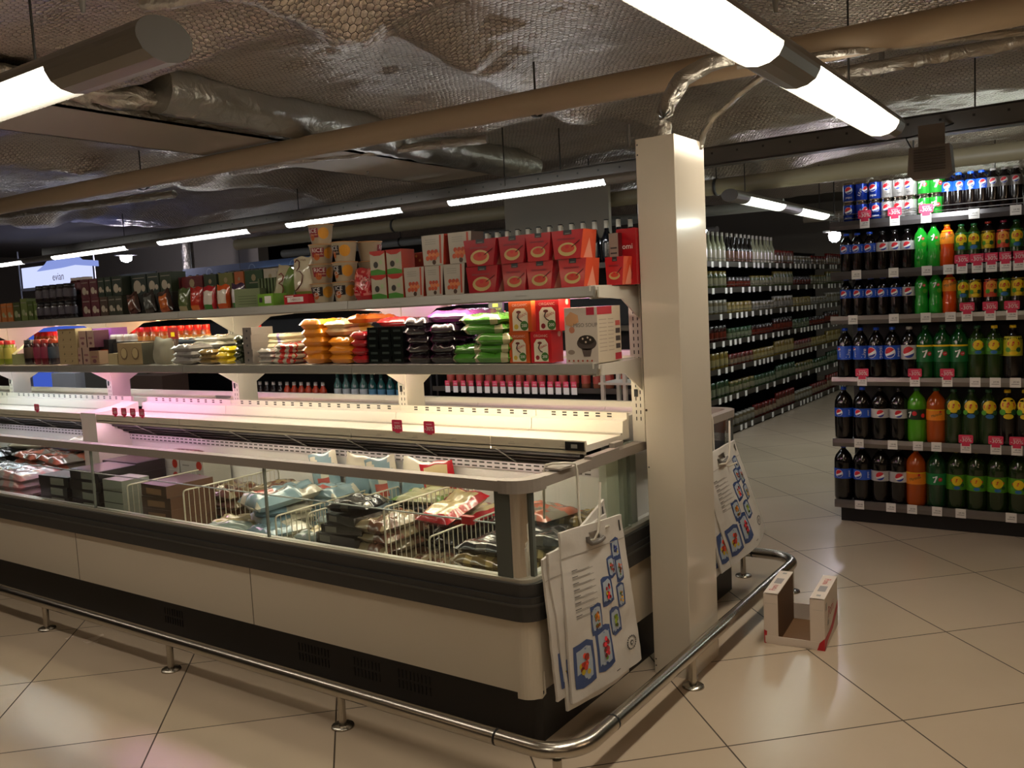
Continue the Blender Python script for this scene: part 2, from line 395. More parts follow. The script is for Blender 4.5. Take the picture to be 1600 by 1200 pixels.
def pipe(path, r, m, label, clamps=()):
    root = thing('ceiling_pipe', label, 'pipe', (0, 0, 0))
    MB().tube(path, r, m, 20).build('pipe_run', root)
    A, B = Vector(path[0]), Vector(path[-1])
    for c in clamps:
        p = A.lerp(B, c); d = (B-A).normalized()
        mb = MB(); mb.lathe([(r+.002, -.012), (r+.006, -.012), (r+.006, .012), (r+.002, .012)], DARKG, 20)
        q = d.to_track_quat('Z', 'Y'); mb.v = [tuple(q @ Vector(v)) for v in mb.v]
        mb.tube([(0, 0, r), (0, 0, 2.50-p.z)], .005, DARKG, 6)
        mb.build('pipe_clamp', root, loc=p)
    return root
BEIGE = mat('#a48e72', .55, bump=.03)
pipe([(-9.8, 3.15, 2.3), (-6.2, 3.24, 2.3), (-.3, 3.50, 2.3), (3.2, 3.64, 2.3)], .056, BEIGE, 'thick beige pipe crossing the whole ceiling in front of the ducts', (.36, .585))
pipe([(-8.2, 6.45, 2.22), (3.5, 6.75, 2.22)], .062, mat('#8d8266', .5), 'beige pipe passing behind the column above the soft drinks rack', (.2, .48, .6, .72))
pipe([(-9.0, 7.8, 2.2), (-2.6, 8.3, 2.2)], .05, mat('#8b8b85', .5), 'grey pipe far behind the freezer, under the farther lamps', (.3, .7))
pipe([(-3.0, 10.3, 2.2), (1.0, 10.5, 2.2)], .05, mat('#6f6756', .6), 'dim pipe high above the far end of the jar aisle', (.4,))
# stub hangers from the ceiling
for (px, py, z, lb) in ((1212, 20, 2.3, 'grey hanger stub above the bright ceiling lamp'), (1378, 120, 2.35, 'grey hanger stub to the right of the bright ceiling lamp'), (130, 20, 2.3, 'hanger rod above the end of the left ceiling lamp'),
                        (575, 272, 2.34, 'small hanger stub under the far end of the beige soffit'), (983, 228, 2.3, 'small hanger stub just left of the column top')):
    p = onZ(px, py, z); mb = MB(); mb.tube([(0, 0, 0), (0, 0, .06)], [.006, .013], GREY, 10); mb.tube([(0, 0, .05), (0, 0, 2.7-z)], .012, GREY, 10)
    tag(mb.build('pipe_hanger', loc=p), lb, 'hanger')
# perforated steel channel
t = MB(); CH = mat('#5b5751', .5, .3)
t.box(-9.5, 3.0, 4.92, 4.93, 2.14, 2.24, CH); t.box(-9.5, 3.0, 4.92, 5.0, 2.235, 2.245, CH); t.box(-9.5, 3.0, 4.92, 5.0, 2.135, 2.145, CH)
for i in range(80): 
    x = -9.3+i*.15; t.poly([(x-.006, 4.919, 2.2), (x+.006, 4.919, 2.2), (x+.006, 4.919, 2.212), (x-.006, 4.919, 2.212)], BLACK)
tag(t.build('cable_channel'), 'long grey perforated steel channel above the row of ceiling lamps', 'channel')
t = MB()
for x in (-8, -5.5, -3, -.6, 1.8): t.tube([(x, 4.96, 2.24), (x, 4.96, 2.55)], .004, DARKG, 6)
tag(t.build('channel_hanger'), 'thin rods holding up the perforated steel channel', 'hanger', kind='structure')

# ---------------------------------------------------------------- ceiling lamps
def fixture(x, y, z, rz, segs, L, label, col=(1, .92, .8), st=LAMP_NEAR, w=.155, group=None, real=True):
    """a long aluminium housing along local X from 0 to L; segs = lamp stretches"""
    root = thing('ceiling_lamp', label, 'lamp', (x, y, z), rz, group)
    HM = mat('#8a8680', .42, .35, name='lamp_housing')
    n = 14
    kz = min(1, w/.15)
    def prof(a): return (w/2*math.cos(a), .052*kz*math.sin(a))
    arc = [prof(PI*i/n) for i in range(n+1)]                # upper half
    low = [(a*w/2, b*kz) for a, b in ((-.98, -.012), (-.80, -.036), (-.45, -.052), (0, -.058), (.45, -.052), (.80, -.036), (.98, -.012))]
    mb = MB(); ring = arc+low; k = len(ring)
    vs = [(0, a, b) for a, b in ring]+[(L, a, b) for a, b in ring]
    for i in range(n): mb.add([(0, *arc[i]), (0, *arc[i+1]), (L, *arc[i+1]), (L, *arc[i])], [(0, 1, 2, 3)], HM, True)
    CAPM = mat('#5f5a54', .55); mb.add(vs[:k], [tuple(range(k))], CAPM); mb.add(vs[k:], [tuple(range(k))[::-1]], CAPM)
    full = [arc[-1]]+low+[arc[0]]
    cuts = [0]
    for a, b in segs: cuts += [a, b]
    cuts.append(L)
    for a, b in zip(cuts[0::2], cuts[1::2]):
        if b-a > .001:
            for p, q in zip(full[:-1], full[1:]): mb.add([(a, *p), (b, *p), (b, *q), (a, *q)], [(0, 1, 2, 3)], HM, True)
    mb.build('housing', root)
    E_ = emis(col, st)
    for a, b in segs:
        m2 = MB()
        for p, q in zip(full[:-1], full[1:]): m2.add([(a, p[0]*.90, p[1]*.76), (b, p[0]*.90, p[1]*.76), (b, q[0]*.90, q[1]*.76), (a, q[0]*.90, q[1]*.76)], [(0, 1, 2, 3)], E_, True)
        d = m2.build('diffuser', root)
        if w > .14: MB().box(a, b, -.02, .02, .0525, .054, emis(col, st*.14)).build('added_uplight', root)  # glowing strip added on the housing top to brighten the ceiling
        m3 = MB(); nl = int((b-a)/.024)
        for i in range(nl+1):
            xx = a+(b-a)*i/nl
            for p, q in zip(full[:-1], full[1:]): m3.add([(xx, *p), (xx, *q), (xx, q[0]*.90, q[1]*.76), (xx, p[0]*.90, p[1]*.76)], [(0, 1, 2, 3)], ALU)
        m3.build('louvre', root)
    for xx in (L*.12, L*.88): MB().tube([(xx, 0, .05), (xx, 0, 2.66-z)], .004, DARKG, 6).build('suspension_rod', root)
    return root
NW = (1, .70, .44); FW = (.93, .96, 1.0); FG = (.90, 1.0, .90)
fixture(-6.9, 1.33, 2.08, 0, [(.25, 1.45), (1.95, 3.15), (3.38, 4.58)], 5.0, 'aluminium ceiling lamp hanging at the upper left corner', (1, .9, .76), LAMP_NEAR*.75)
fixture(-.865, -1.25, 2.1, PI/2, [(.2, 1.4), (2.60, 3.80), (4.17, 5.37)], 5.5, 'bright aluminium ceiling lamp running above the column towards the drinks rack', (1, .90, .74), LAMP_NEAR*1.7)
for i, (a, b) in enumerate([(-2.50, -3.68), (-4.10, -5.28), (-5.74, -6.96), (-7.42, -8.75)]):
    pass
fixture(-11.2, 4.66, 2.1, 0, [(.55, 1.85), (2.45, 3.74), (4.24, 5.46), (5.92, 7.10), (7.52, 8.70)], 9.05, 'long row of white ceiling lamps hanging behind the freezer shelves', FW, LAMP_FAR*1.7, .085)
fixture(-2.22, 5.9, 2.07, PI/2+.02, [(.28, 1.13), (1.62, 2.5)], 2.7, 'far ceiling lamp seen right of the column, over the jar aisle', FG, LAMP_FAR*1.6, .12)
fixture(-4.75, 9.3, 2.1, 0, [(.1, 1.0)], 1.1, 'added ceiling lamp hidden behind the column, brightening the far aisles', FW, LAMP_FAR*2.2, .1)  # unseen lamp added to lift the dark space behind the rack
fixture(-1.2, 8.0, 2.1, 0, [(.1, 1.3), (1.7, 2.9)], 3.1, 'added ceiling lamp hidden behind the drinks rack', FG, LAMP_FAR*1.8, .12)  # added out of sight to light the jar aisle and back wall
fixture(-2.3, 11.0, 2.1, 0, [(.1, 1.3)], 1.5, 'farthest added ceiling lamp, hidden behind the drinks rack', FG, LAMP_FAR*1.5, .12)  # another unseen lamp, added to brighten the far wall
fixture(-9.6, 7.4, 1.98, 0, [(.25, 1.5)], 1.75, 'short white ceiling lamp far behind, above the rice bags', FW, LAMP_FAR*.8, .1)
fixture(-13.4, 5.3, 2.1, 0, [(.2, 1.3)], 1.5, 'added ceiling lamp beyond the left edge of the view', FW, LAMP_FAR*1.6, .1)  # added off-view lamp that brightens the wall at far left
fixture(.6, -1.6, 2.1, 0, [(.2, 1.4), (1.9, 3.1)], 3.4, 'warm ceiling lamp behind the camera to the right', NW, LAMP_NEAR*1.0)
fixture(-5.2, -1.6, 2.1, 0, [(.2, 1.4), (1.9, 3.1)], 3.4, 'warm ceiling lamp behind the camera to the left', NW, LAMP_NEAR*.35)
fixture(1.3, 1.6, 2.1, PI/2, [(.2, 1.4)], 1.6, 'warm ceiling lamp right of the camera', NW, LAMP_NEAR*.9)

# floodlight box over the drinks rack
fl = thing('floodlight', 'grey louvred floodlight box hanging above the soda cans', 'lamp', (-.77, 4.78, 1.93))
FB = mat('#7a7068', .6)
mb = MB(); mb.prism([(-.10, .0), (.10, .0), (.088, .13), (-.092, .13)], -.05, .05, FB, fn=lambda p: (p[0], p[2]*1.0, p[1])); mb.prism([(-.075, -.025), (.07, -.025), (.10, 0), (-.10, 0)], -.05, .05, FB, fn=lambda p: (p[0], p[2], p[1])); mb.build('lamp_housing', fl)
mb = MB()
for i in range(9): mb.box(-.07+0, .07, -.056, -.05, .012+i*.0125, .018+i*.0125, mat('#544d47', .6))
mb.build('louvre', fl)
MB().box(-.07, .07, .051, .056, -.015, .09, emis((.95, .97, 1), 14)).build('lamp_glass', fl)
MB().tube([(-.08, -.02, .12), (-.12, .03, .19), (-.02, .1, .22), (.12, .16, .26), (.16, .17, .31)], .004, BLACK, 6).build('cable', fl)
MB().box(-.06, .06, .01, .016, .12, .24, FB).build('bracket', fl)
sp = bpy.data.lights.new('floodlight_beam', 'SPOT'); sp.energy = 30; sp.spot_size = 1.25; sp.spot_blend = .6; sp.shadow_soft_size = .05; sp.color = (.95, .98, 1)
so = bpy.data.objects.new('floodlight_beam', sp); COL.objects.link(so); so.parent = fl; so.location = (0, .07, .03)
so.rotation_euler = (Vector((-.12, .62, -.05))).to_track_quat('-Z', 'Y').to_euler()

# ================================================================ freezer island
FX0, FXE = -9.2, -1.47          # far left end, right end
root = thing('freezer_island', 'long cream open-top freezer island with black kickplate and steel corner', 'freezer', (-3, 3.05, 0))
RX, RY = -3, 3.05
def fz(mb, name, lab=None):
    o = mb.build(name, root, (-RX, -RY, 0))
    if lab: o['label'] = lab
    return o
PANEL = mat('#c8bda9', .38, coat=.2, name='cream_panel'); KICK = mat('#131112', .45, name='black_kickplate'); BUMP = mat('#2f2e2d', .42, name='charcoal_bumper')
INNER = mat('#dcdad6', .35, name='white_lining')
yF, yB = 2.14, 3.96
def rr_end(x0, x1, y0, y1, r, n=8):      # plan outline, rounded at the two right-hand corners
    pts = [(x0, y0)]
    for i in range(n+1):
        a = -PI/2+PI/2*i/n; pts.append((x1-r+r*math.cos(a), y0+r+r*math.sin(a)))
    for i in range(n+1):
        a = PI/2*i/n; pts.append((x1-r+r*math.cos(a), y1-r+r*math.sin(a)))
    pts.append((x0, y1)); return pts
def ringwall(mb, outer, inner, z0, z1, m, smooth=False):
    n = len(outer)
    for i in range(n-1):
        a, b = outer[i], outer[i+1]; c, d = inner[i], inner[i+1]
        mb.add([(*a, z0), (*b, z0), (*b, z1), (*a, z1)], [(0, 1, 2, 3)], m, smooth)
        mb.add([(*a, z1), (*b, z1), (*d, z1), (*c, z1)], [(0, 1, 2, 3)], m)
        mb.add([(*c, z1), (*d, z1), (*d, z0), (*c, z0)], [(0, 1, 2, 3)], m)
        mb.add([(*a, z0), (*c, z0), (*d, z0), (*b, z0)], [(0, 1, 2, 3)], m)
def off(x1, y0, y1, r, d, x0=FX0): return rr_end(x0, x1-d, y0+d, y1-d, max(r-d, .006))
mb = MB(); ringwall(mb, off(FXE, yF, yB, .05, .0), off(FXE, yF, yB, .05, .045), .19, .425, PANEL, True)
fz(mb, 'side_panel')
mb = MB(); 
for xs in (-2.80, -4.08, -5.35, -6.6, -7.9): mb.box(xs-.0015, xs+.0015, yF-.0012, yF, .19, .42, mat('#6a6254', .6))
fz(mb, 'panel_seam')
mb = MB()   # rounded corner cover hanging a little lower, with a loose lip
cp = off(FXE+.004, yF-.004, yB, .055, 0)
ci = off(FXE+.004, yF-.004, yB, .055, .012)
seg = cp[1:9]; segi = ci[1:9]
seg = [(seg[0][0]-.012, seg[0][1])]+seg; segi = [(segi[0][0]-.012, segi[0][1])]+segi
ringwall(mb, seg, segi, .172, .43, PANEL, True)
mb.tube([(FXE+.001, yF+.055, .25), (FXE+.003, yF+.052, .18), (FXE-.006, yF+.045, .166), (FXE-.03, yF+.035, .164)], .0035, PANEL, 6)
fz(mb, 'corner_cover')
mb = MB(); ringwall(mb, off(FXE-.03, yF+.06, yB-.06, .03, 0), off(FXE-.03, yF+.06, yB-.06, .03, .03), 0, .20, KICK)
for grp in ((-2.62, 10), (-2.32, 8), (-2.1, 9), (-3.5, 8)):
    for i in range(grp[1]): 
        x = grp[0]+i*.018
        for zz in (.06, .10): mb.box(x, x+.006, yF+.058, yF+.06, zz, zz+.03, BLACK)
fz(mb, 'kickplate')
mb = MB()
o0 = off(FXE+.02, yF-.015, yB+.015, .07, 0); 
ringwall(mb, o0, off(FXE+.02, yF-.015, yB+.015, .07, .07), .425, .50, BUMP, True)
ringwall(mb, off(FXE+.02, yF-.015, yB+.015, .07, .008), off(FXE+.02, yF-.015, yB+.015, .07, .07), .50, .54, BUMP, True)
ringwall(mb, off(FXE+.02, yF-.015, yB+.015, .07, -.003), off(FXE+.02, yF-.015, yB+.015, .07, .01), .472, .480, mat('#403f3c', .35), True)
fz(mb, 'bumper')
mb = MB()
ringwall(mb, off(FXE, yF, yB, .05, .004), off(FXE, yF, yB, .05, .03), .54, .552, mat('#b8b3a4', .3, .5), True)
fz(mb, 'glass_channel', 'pale metal channel holding the glass')
# glass and posts
mb = MB()
gx = [-8.0, -6.35, -5.13, -3.91, -2.69, -1.595]
for a, b in zip(gx[:-1], gx[1:]):
    mb = MB(); mb.box(a+.002, b-.002, 2.155, 2.161, .552, .827, GLASS); fz(mb, 'front_glass')
    if b < -1.7: fz(MB().box(b-.004, b+.004, 2.153, 2.163, .552, .827, mat('#70746c', .3)), 'glass_joint')
    mb = MB(); mb.box(a+.002, b-.002, 3.939, 3.945, .552, .827, GLASS); fz(mb, 'rear_glass')
mb = MB(); mb.box(-1.492, -1.486, 2.205, 2.86, .552, .845, GLASS); fz(mb, 'end_glass')
mb = MB(); mb.box(-1.492, -1.486, 3.15, 3.86, .552, .845, GLASS); fz(mb, 'end_glass')
for sy in (1, -1):
    yy = (lambda y: y if sy > 0 else 6.10-y)
    mb = MB(); cx, cy = -1.530, yy(2.187)
    a0 = -PI/2-.2 if sy > 0 else -.2
    mb.lathe([(.036, .55), (.036, .828)], CHROME, 16, (cx, cy, 0), True, a0, a0+PI/2+.4); mb.lathe([(.031, .55), (.031, .828)], STEEL, 16, (cx, cy, 0), True, a0, a0+PI/2+.4)
    fz(mb, 'corner_post', 'curved chrome corner post')
    mb = MB(); ya, yb = sorted((yy(2.152), yy(2.172))); mb.box(-1.597, -1.540, ya, yb, .55, .828, mat('#5d625c', .35, .4)); ya, yb = sorted((yy(2.192), yy(2.208))); mb.box(-1.50, -1.485, ya, yb, .55, .828, mat('#5d625c', .35, .4)); fz(mb, 'post_profile')
RAILM = mat('#8c837a', .45, name='grey_top_rail')
mb = MB(); ro = off(FXE+.0, yF, yB, .085, 0); ri = off(FXE+.0, yF, yB, .085, .042)
ringwall(mb, ro, ri, .825, .858, RAILM, True); fz(mb, 'top_rail')
for pts in ((1.0,),):
    mb = MB()
    o1 = off(FXE+.0, yF, yB, .085, -.003); i1 = off(FXE+.0, yF, yB, .085, .045)
    a = [(o1[1][0]-.015, o1[1][1])]+o1[1:10]+[(o1[9][0], o1[9][1]+.03)]; b = [(i1[1][0]-.015, i1[1][1])]+i1[1:10]+[(i1[9][0], i1[9][1]+.03)]
    ringwall(mb, a, b, .820, .861, mat('#8a8178', .4), True); fz(mb, 'rail_corner')
fz(MB().tube([(-8, 2.175, .713), (-1.6, 2.175, .713)], .003, mat('#d8dcdc', .2, .6), 6), 'glass_stay', 'thin horizontal wire behind the front glass')
fz(MB().rbox(-1.745, -1.70, 2.165, 2.185, .700, .726, RED), 'stay_clip', 'small red clip')
# tub
mb = MB()
mb.box(FX0, -1.52, 2.185, 3.92, .41, .45, INNER); mb.box(FX0, -1.52, 2.185, 2.20, .40, .545, INNER); mb.box(FX0, -1.52, 3.90, 3.92, .40, .545, INNER)
mb.box(-1.54, -1.515, 2.19, 3.91, .40, .545, INNER); fz(mb, 'tub')
def slots(mb, x0, x1, y, z0, z1, w, gap, m, rows):
    n = int((x1-x0)/(w+gap))
    for r in range(rows):
        zz = z0+(z1-z0)*(r+.5)/rows
        for i in range(n):
            x = x0+i*(w+gap)+gap/2; mb.poly([(x, y, zz-.003), (x+w, y, zz-.003), (x+w, y, zz+.003), (x, y, zz+.003)], m)
WARM_, PINK_ = (1, .86, .68), (1, .62, .85)
for side_ in (1, -1):
    fy = (lambda y: y) if side_ > 0 else (lambda y: 6.10-y)
    nm = '' 
    mb = MB(); ya, yb = sorted((fy(2.80), fy(2.82))); mb.box(-9.1, -1.56, ya, yb, .40, .775, INNER)
    fz(mb, 'back_lining')
    mb = MB(); ya, yb = sorted((fy(2.792), fy(2.80))); mb.box(-9.1, -1.56, ya, yb, .742, .775, mat('#c9c3c6', .35))
    if side_ > 0: slots(mb, -7.5, -1.58, 2.7915, .742, .775, .026, .012, DARKG, 2)
    fz(mb, 'slotted_strip')
    mb = MB()   # dark louvre under the price ledge
    GR = mat('#2a2624', .5); GL = mat('#56504a', .3, .6)
    ya, yb = sorted((fy(2.84), fy(2.85))); mb.box(-9.1, -1.6, ya, yb, .77, .875, BLACK)
    for i in range(5):
        z = .779+i*.0185; y = 2.785-.032*i; a, b = sorted((fy(y), fy(y+.02))); mb.box(-9.1, -1.60, a, b, z, z+.0035, GL if i % 2 == 0 else GR)
        a, b = sorted((fy(y+.004), fy(y+.03))); mb.box(-9.1, -1.60, a, b, z+.0036, z+.0182, GR)
    for xx in (-1.95, -2.35, -2.75, -3.15, -3.55, -3.95, -4.35, -5.0, -5.4, -5.8, -6.2): 
        mb.tube([(xx, fy(2.79), .778), (xx, fy(2.625), .873)], .003, GREY, 5)
    fz(mb, 'air_grille', 'dark louvred air grille')
    for k, (xa, xb) in enumerate(((-1.93, -1.52), (-2.66, -1.93), (-3.86, -2.66), (-4.62, -3.86), (-6.2, -4.78), (-7.6, -6.2), (-9.1, -7.6))):
        mb = MB()
        prof = [(2.60, .872), (2.60, .912), (2.606, .912), (2.612, .896), (2.875, .893), (2.882, .942), (2.915, .946), (2.915, .970), (2.93, .970), (2.93, .872)]
        pts = [(fy(a), b if side_ > 0 else min(b, .93)) for a, b in prof]
        if side_ < 0: pts = pts[::-1]
        n = len(pts); g = .0015
        vs = [(xa+g, a, b) for a, b in pts]+[(xb-g, a, b) for a, b in pts]
        fs = [(i, n+i, n+(i+1) % n, (i+1) % n) for i in range(n)]; 
        mb.add(vs, fs, WHITE); mb.add(vs, [tuple(range(n)), tuple(range(n, 2*n))[::-1]], WHITE)
        if side_ > 0:
            mb.box(xa+g, xb-g, 2.598, 2.602, .865, .880, mat('#c8bfa8', .4)); mb.box(xa+g, xb-g, 2.598, 2.6, .876, .910, mat('#c8bfa8', .4))
            slots(mb, xa+.06, xb-.02, 2.9145, .949, .969, .02, .045 if k else .03, DARKG, 2)
            mb.box(xa+g, xb-g, 2.86, 2.874, .893, .899, mat('#a39c90', .4))
            for q in range(3):
                x = xa+(xb-xa)*(.2+.27*q); 
                mb.rect(x, .888, x+.03, .890, mat('#a09888', .5), front(2.598)); mb.rect(x+.006, .894, x+.026, .8955, mat('#a09888', .5), front(2.598))
        fz(mb, 'price_ledge')
for xa, xb, cc, ss in ((-2.60, -1.62, WARM_, .30), (-3.80, -2.72, WARM_, .28), (-4.60, -3.92, PINK_, .30), (-6.1, -4.85, (.95, .9, 1), .22), (-7.5, -6.3, (.9, 1, .9), .2)):
    fz(MB().tube([(xa, 2.609, .8682), (xb, 2.609, .8682)], .003, emis(cc, TUBE*ss*3.2), 8), 'ledge_light', 'slim light strip tucked behind the ledge lip')
# display at the right end of the ledge
fz(MB().box(-1.60, -1.525, 2.592, 2.60, .878, .908, BLACK).rect(-1.575, .886, -1.55, .900, mat('#8f8c84', .3), front(2.592)), 'thermometer', 'small black digital display')
# module divider in the pink light
for side_ in (1,):
    mb = MB(); mb.prism([(2.60, .60), (2.86, .40), (2.86, .95), (2.78, .93), (2.60, .916)], -4.775, -4.625, WHITE, fn=lambda p: (p[2], p[0], p[1])); fz(mb, 'divider_panel', 'white module divider standing across the tub')
# end stanchions seen through the end glass
mb = MB(); mb.box(-1.53, -1.50, 2.70, 2.79, .45, .85, mat('#bfc4b6', .4)); mb.box(-1.535, -1.505, 2.835, 2.865, .45, .86, mat('#8f968a', .4)); mb.box(-1.535, -1.51, 2.9, 2.95, .45, .86, mat('#8f968a', .4)); fz(mb, 'end_stanchion')
mb = MB(); mb.box(-1.56, -1.545, 2.93, 3.17, .40, .95, INNER); fz(mb, 'end_lining')
mb = MB(); mb.box(-1.50, -1.47, 2.55, 2.75, .858, .868, RAILM); mb.box(-1.50, -1.48, 2.73, 2.80, .868, .885, RAILM); fz(mb, 'rail_bracket')

# red discount cards on the ledge
def disc_card(mb, x, z, y, w=.042, h=.036, lean=0):
    fn = lambda u, v, k=1: (x+u, y-.0008*(k-1)+v*lean, z+v)
    pts = []
    for cx, cy, a in ((w/2-.006, h/2-.006, 0), (-w/2+.006, h/2-.006, 1), (-w/2+.006, -h/2+.006, 2), (w/2-.006, -h/2+.006, 3)):
        for j in range(4): 
            q = (a+j/3)*PI/2; pts.append((cx+.006*math.cos(q), cy+.006*math.sin(q)))
    mb.pg(pts, TAGRED, fn)
    f2 = lambda u, v: fn(u, v, 2)
    mb.rect(-w*.26, h*.20, w*.26, h*.28, mat('#e8a8b0', .5), f2)
    mb.text('-30%', 0, -h*.13, w*.41, PWHITE, f2)
cards = [(621, 667), (671, 669), (180, 643), (194, 644), (208, 645), (222, 646), (58, 638)]
cl = ['red discount card on the white ledge, left of the pair near the middle', 'red discount card on the white ledge, right of the pair near the middle'] + \
     ['small red discount card, %s from the left in the pink row of four' % ORD[i] for i in range(4)] + ['small red discount card alone at the left end of the ledge']
for (px, py), lb in zip(cards, cl):
    p = onY(px, py, 2.597); mb = MB(); disc_card(mb, 0, .934, -.002, .056 if px > 500 or px < 100 else .05, .048 if px > 500 else .040)
    mb.box(-.012, .012, -.001, .0, .905, .914, TAGRED)
    tag(mb.build('discount_card', None, (p.x, 2.597, 0)), lb, 'discount card', 'red discount cards along the freezer ledge')

# ---------------------------------------------------------------- shelf rack above the freezer
rk = thing('shelf_rack', 'white two-tier steel shelf rack standing over the freezer island', 'shelving', (-3, 3.0, .9))
def rs(mb, name, lab=None):
    o = mb.build(name, rk, (3, -3.0, -.9))
    if lab: o['label'] = lab
    return o
POSTX = [-1.475, -2.65, -3.825, -5.02, -6.23, -7.45, -8.65]
UP = mat('#cbc5b8', .4, name='white_upright')
for px in POSTX:
    mb = MB(); mb.box(px-.03, px+.02, 2.93, 3.05, .90 if px < -1.5 else .86, 1.50, UP)
    for i in range(22):
        z = .94+i*.025
        for dx in (-.012, .006): mb.poly([(px+dx-.002, 2.9292, z), (px+dx+.002, 2.9292, z), (px+dx+.002, 2.9292, z+.014), (px+dx-.002, 2.9292, z+.014)], BLACK)
    rs(mb, 'upright')
    rs(MB().box(px-.018, px-.004, 2.927, 2.929, 1.03, 1.058, BLACK), 'cable_grommet')
bounds = sorted(POSTX)
# a shelf board spans from post to post on both sides of the rack
LIPM = mat('#8f8b83', .3, .25, name='grey_lip')
for lvl, z in ((0, 1.447), (1, 1.180)):
    for side_ in (1, -1):
        fy = (lambda y: y) if side_ > 0 else (lambda y: 5.98-y)
        for a, b in zip(bounds[:-1], bounds[1:]):
            if side_ < 0 and lvl == 0 and False: continue
            mb = MB(); ya, yb = sorted((fy(2.635), fy(2.93))); mb.box(a, b, ya, yb, z-.018, z-.004, UP)
            ya, yb = sorted((fy(2.62), fy(2.636))); g = .001
            yy = fy(2.62); dy = .022*side_
            pts = [(yy, z-.040), (yy-.003*side_, z-.034), (yy+.003*side_, z-.002), (yy+.010*side_, z), (yy+.016*side_, z-.004), (yy+.016*side_, z-.040)]
            if side_ < 0: pts = pts[::-1]
            n = len(pts); vs = [(a+g, p, q) for p, q in pts]+[(b-g, p, q) for p, q in pts]
            mb.add(vs, [(i, n+i, n+(i+1) % n, (i+1) % n) for i in range(n)], LIPM); mb.add(vs, [tuple(range(n)), tuple(range(n, 2*n))[::-1]], LIPM)
            if side_ > 0:
                for q in range(3): mb.rect(a+.25+.3*q, z-.022, a+.30+.3*q, z-.020, mat('#8a857c', .5), front(2.6185))
            rs(mb, 'shelf_board')
        for px in POSTX:
            mb = MB(); x = px+.012
            pts = [(fy(2.63), z-.04), (fy(2.63), z-.004), (fy(2.93), z-.004), (fy(2.93), z-.125), (fy(2.80), z-.05)]
            if side_ < 0: pts = pts[::-1]
            mb.prism(pts, x-.003, x+.003, UP, fn=lambda p: (p[2], p[0], p[1])); rs(mb, 'shelf_bracket')
# end bracket cheek
for z in (1.447, 1.180):
    rs(MB().box(-1.492, -1.486, 2.62, 2.93, z-.045, z+.002, UP), 'end_cheek')
# slotted rear rail between the posts, low
rs(MB().box(-8.6, -1.5, 3.25, 3.28, .945, .968, WHITE), 'rear_rail')
# light tubes
WARM = (1, .84, .60); PINK = (1, .45, .85); COOL = (.72, .85, 1)
def shelf_tube(x0, x1, y, z, col, st, lb):
    o = MB().tube([(x0, y, z), (x1, y, z)], .009, emis(col, st), 10).build('tube_light', rk, (3, -3.0, -.9)); o['label'] = lb
    for x in (x0, x1): rs(MB().box(x-.012, x+.012, y-.014, y+.014, z-.012, z+.02, WHITE), 'tube_socket')
shelf_tube(-2.60, -1.56, 2.675, 1.418, (1, .86, .70), TUBE*.8, 'warm white tube under the top shelf'); shelf_tube(-3.78, -2.70, 2.70, 1.418, (1, .87, .65), TUBE*.7, 'warm white tube under the top shelf')
shelf_tube(-4.97, -3.88, 2.74, 1.418, (.95, .95, .8), TUBE*.35, 'dim tube under the top shelf'); shelf_tube(-6.18, -5.08, 2.74, 1.418, (1, .75, .5), TUBE*.6, 'orange tube under the top shelf')
shelf_tube(-2.60, -1.56, 2.70, 1.145, WARM, TUBE, 'warm white tube under the lower shelf'); shelf_tube(-3.78, -2.70, 2.70, 1.145, (1, .90, .74), TUBE*.55, 'white tube under the lower shelf')
shelf_tube(-4.97, -3.88, 2.70, 1.145, PINK, TUBE*.8, 'pink tube under the lower shelf'); shelf_tube(-6.18, -5.08, 2.70, 1.145, COOL, TUBE*.6, 'cool white tube under the lower shelf')
shelf_tube(-7.4, -6.3, 2.70, 1.145, (.9, 1, .85), TUBE*.5, 'cool white tube under the lower shelf')
shelf_tube(-2.60, -1.60, 3.25, 1.418, PINK, TUBE*.5, 'pink tube on the far side of the top shelf'); shelf_tube(-4.97, -3.88, 3.25, 1.418, (1, .6, .3), TUBE*.6, 'orange tube on the far side of the top shelf')
shelf_tube(-6.18, -5.08, 3.25, 1.418, (1, .5, .7), TUBE*.4, 'pink tube on the far side of the top shelf')

# ---------------------------------------------------------------- column
c = thing('boxed_column', 'tall glossy white boxed column at the end of the freezer', 'column', (-1.345, 2.99, 0))
CW = mat('#c9bfae', .16, coat=.6, name='glossy_white_panel')
MB().rbox(-.072, .075, -.13, .135, 0, 1.955, CW, .0015).build('casing', c)
mb = MB()
for z in (.03, .055, .78, 1.90, 1.935): mb.disc(-.064, z, .003, DARKG, front(-.131))
mb.disc(-.066, .99, .0045, STEEL, front(-.131)); mb.build('screw', c)

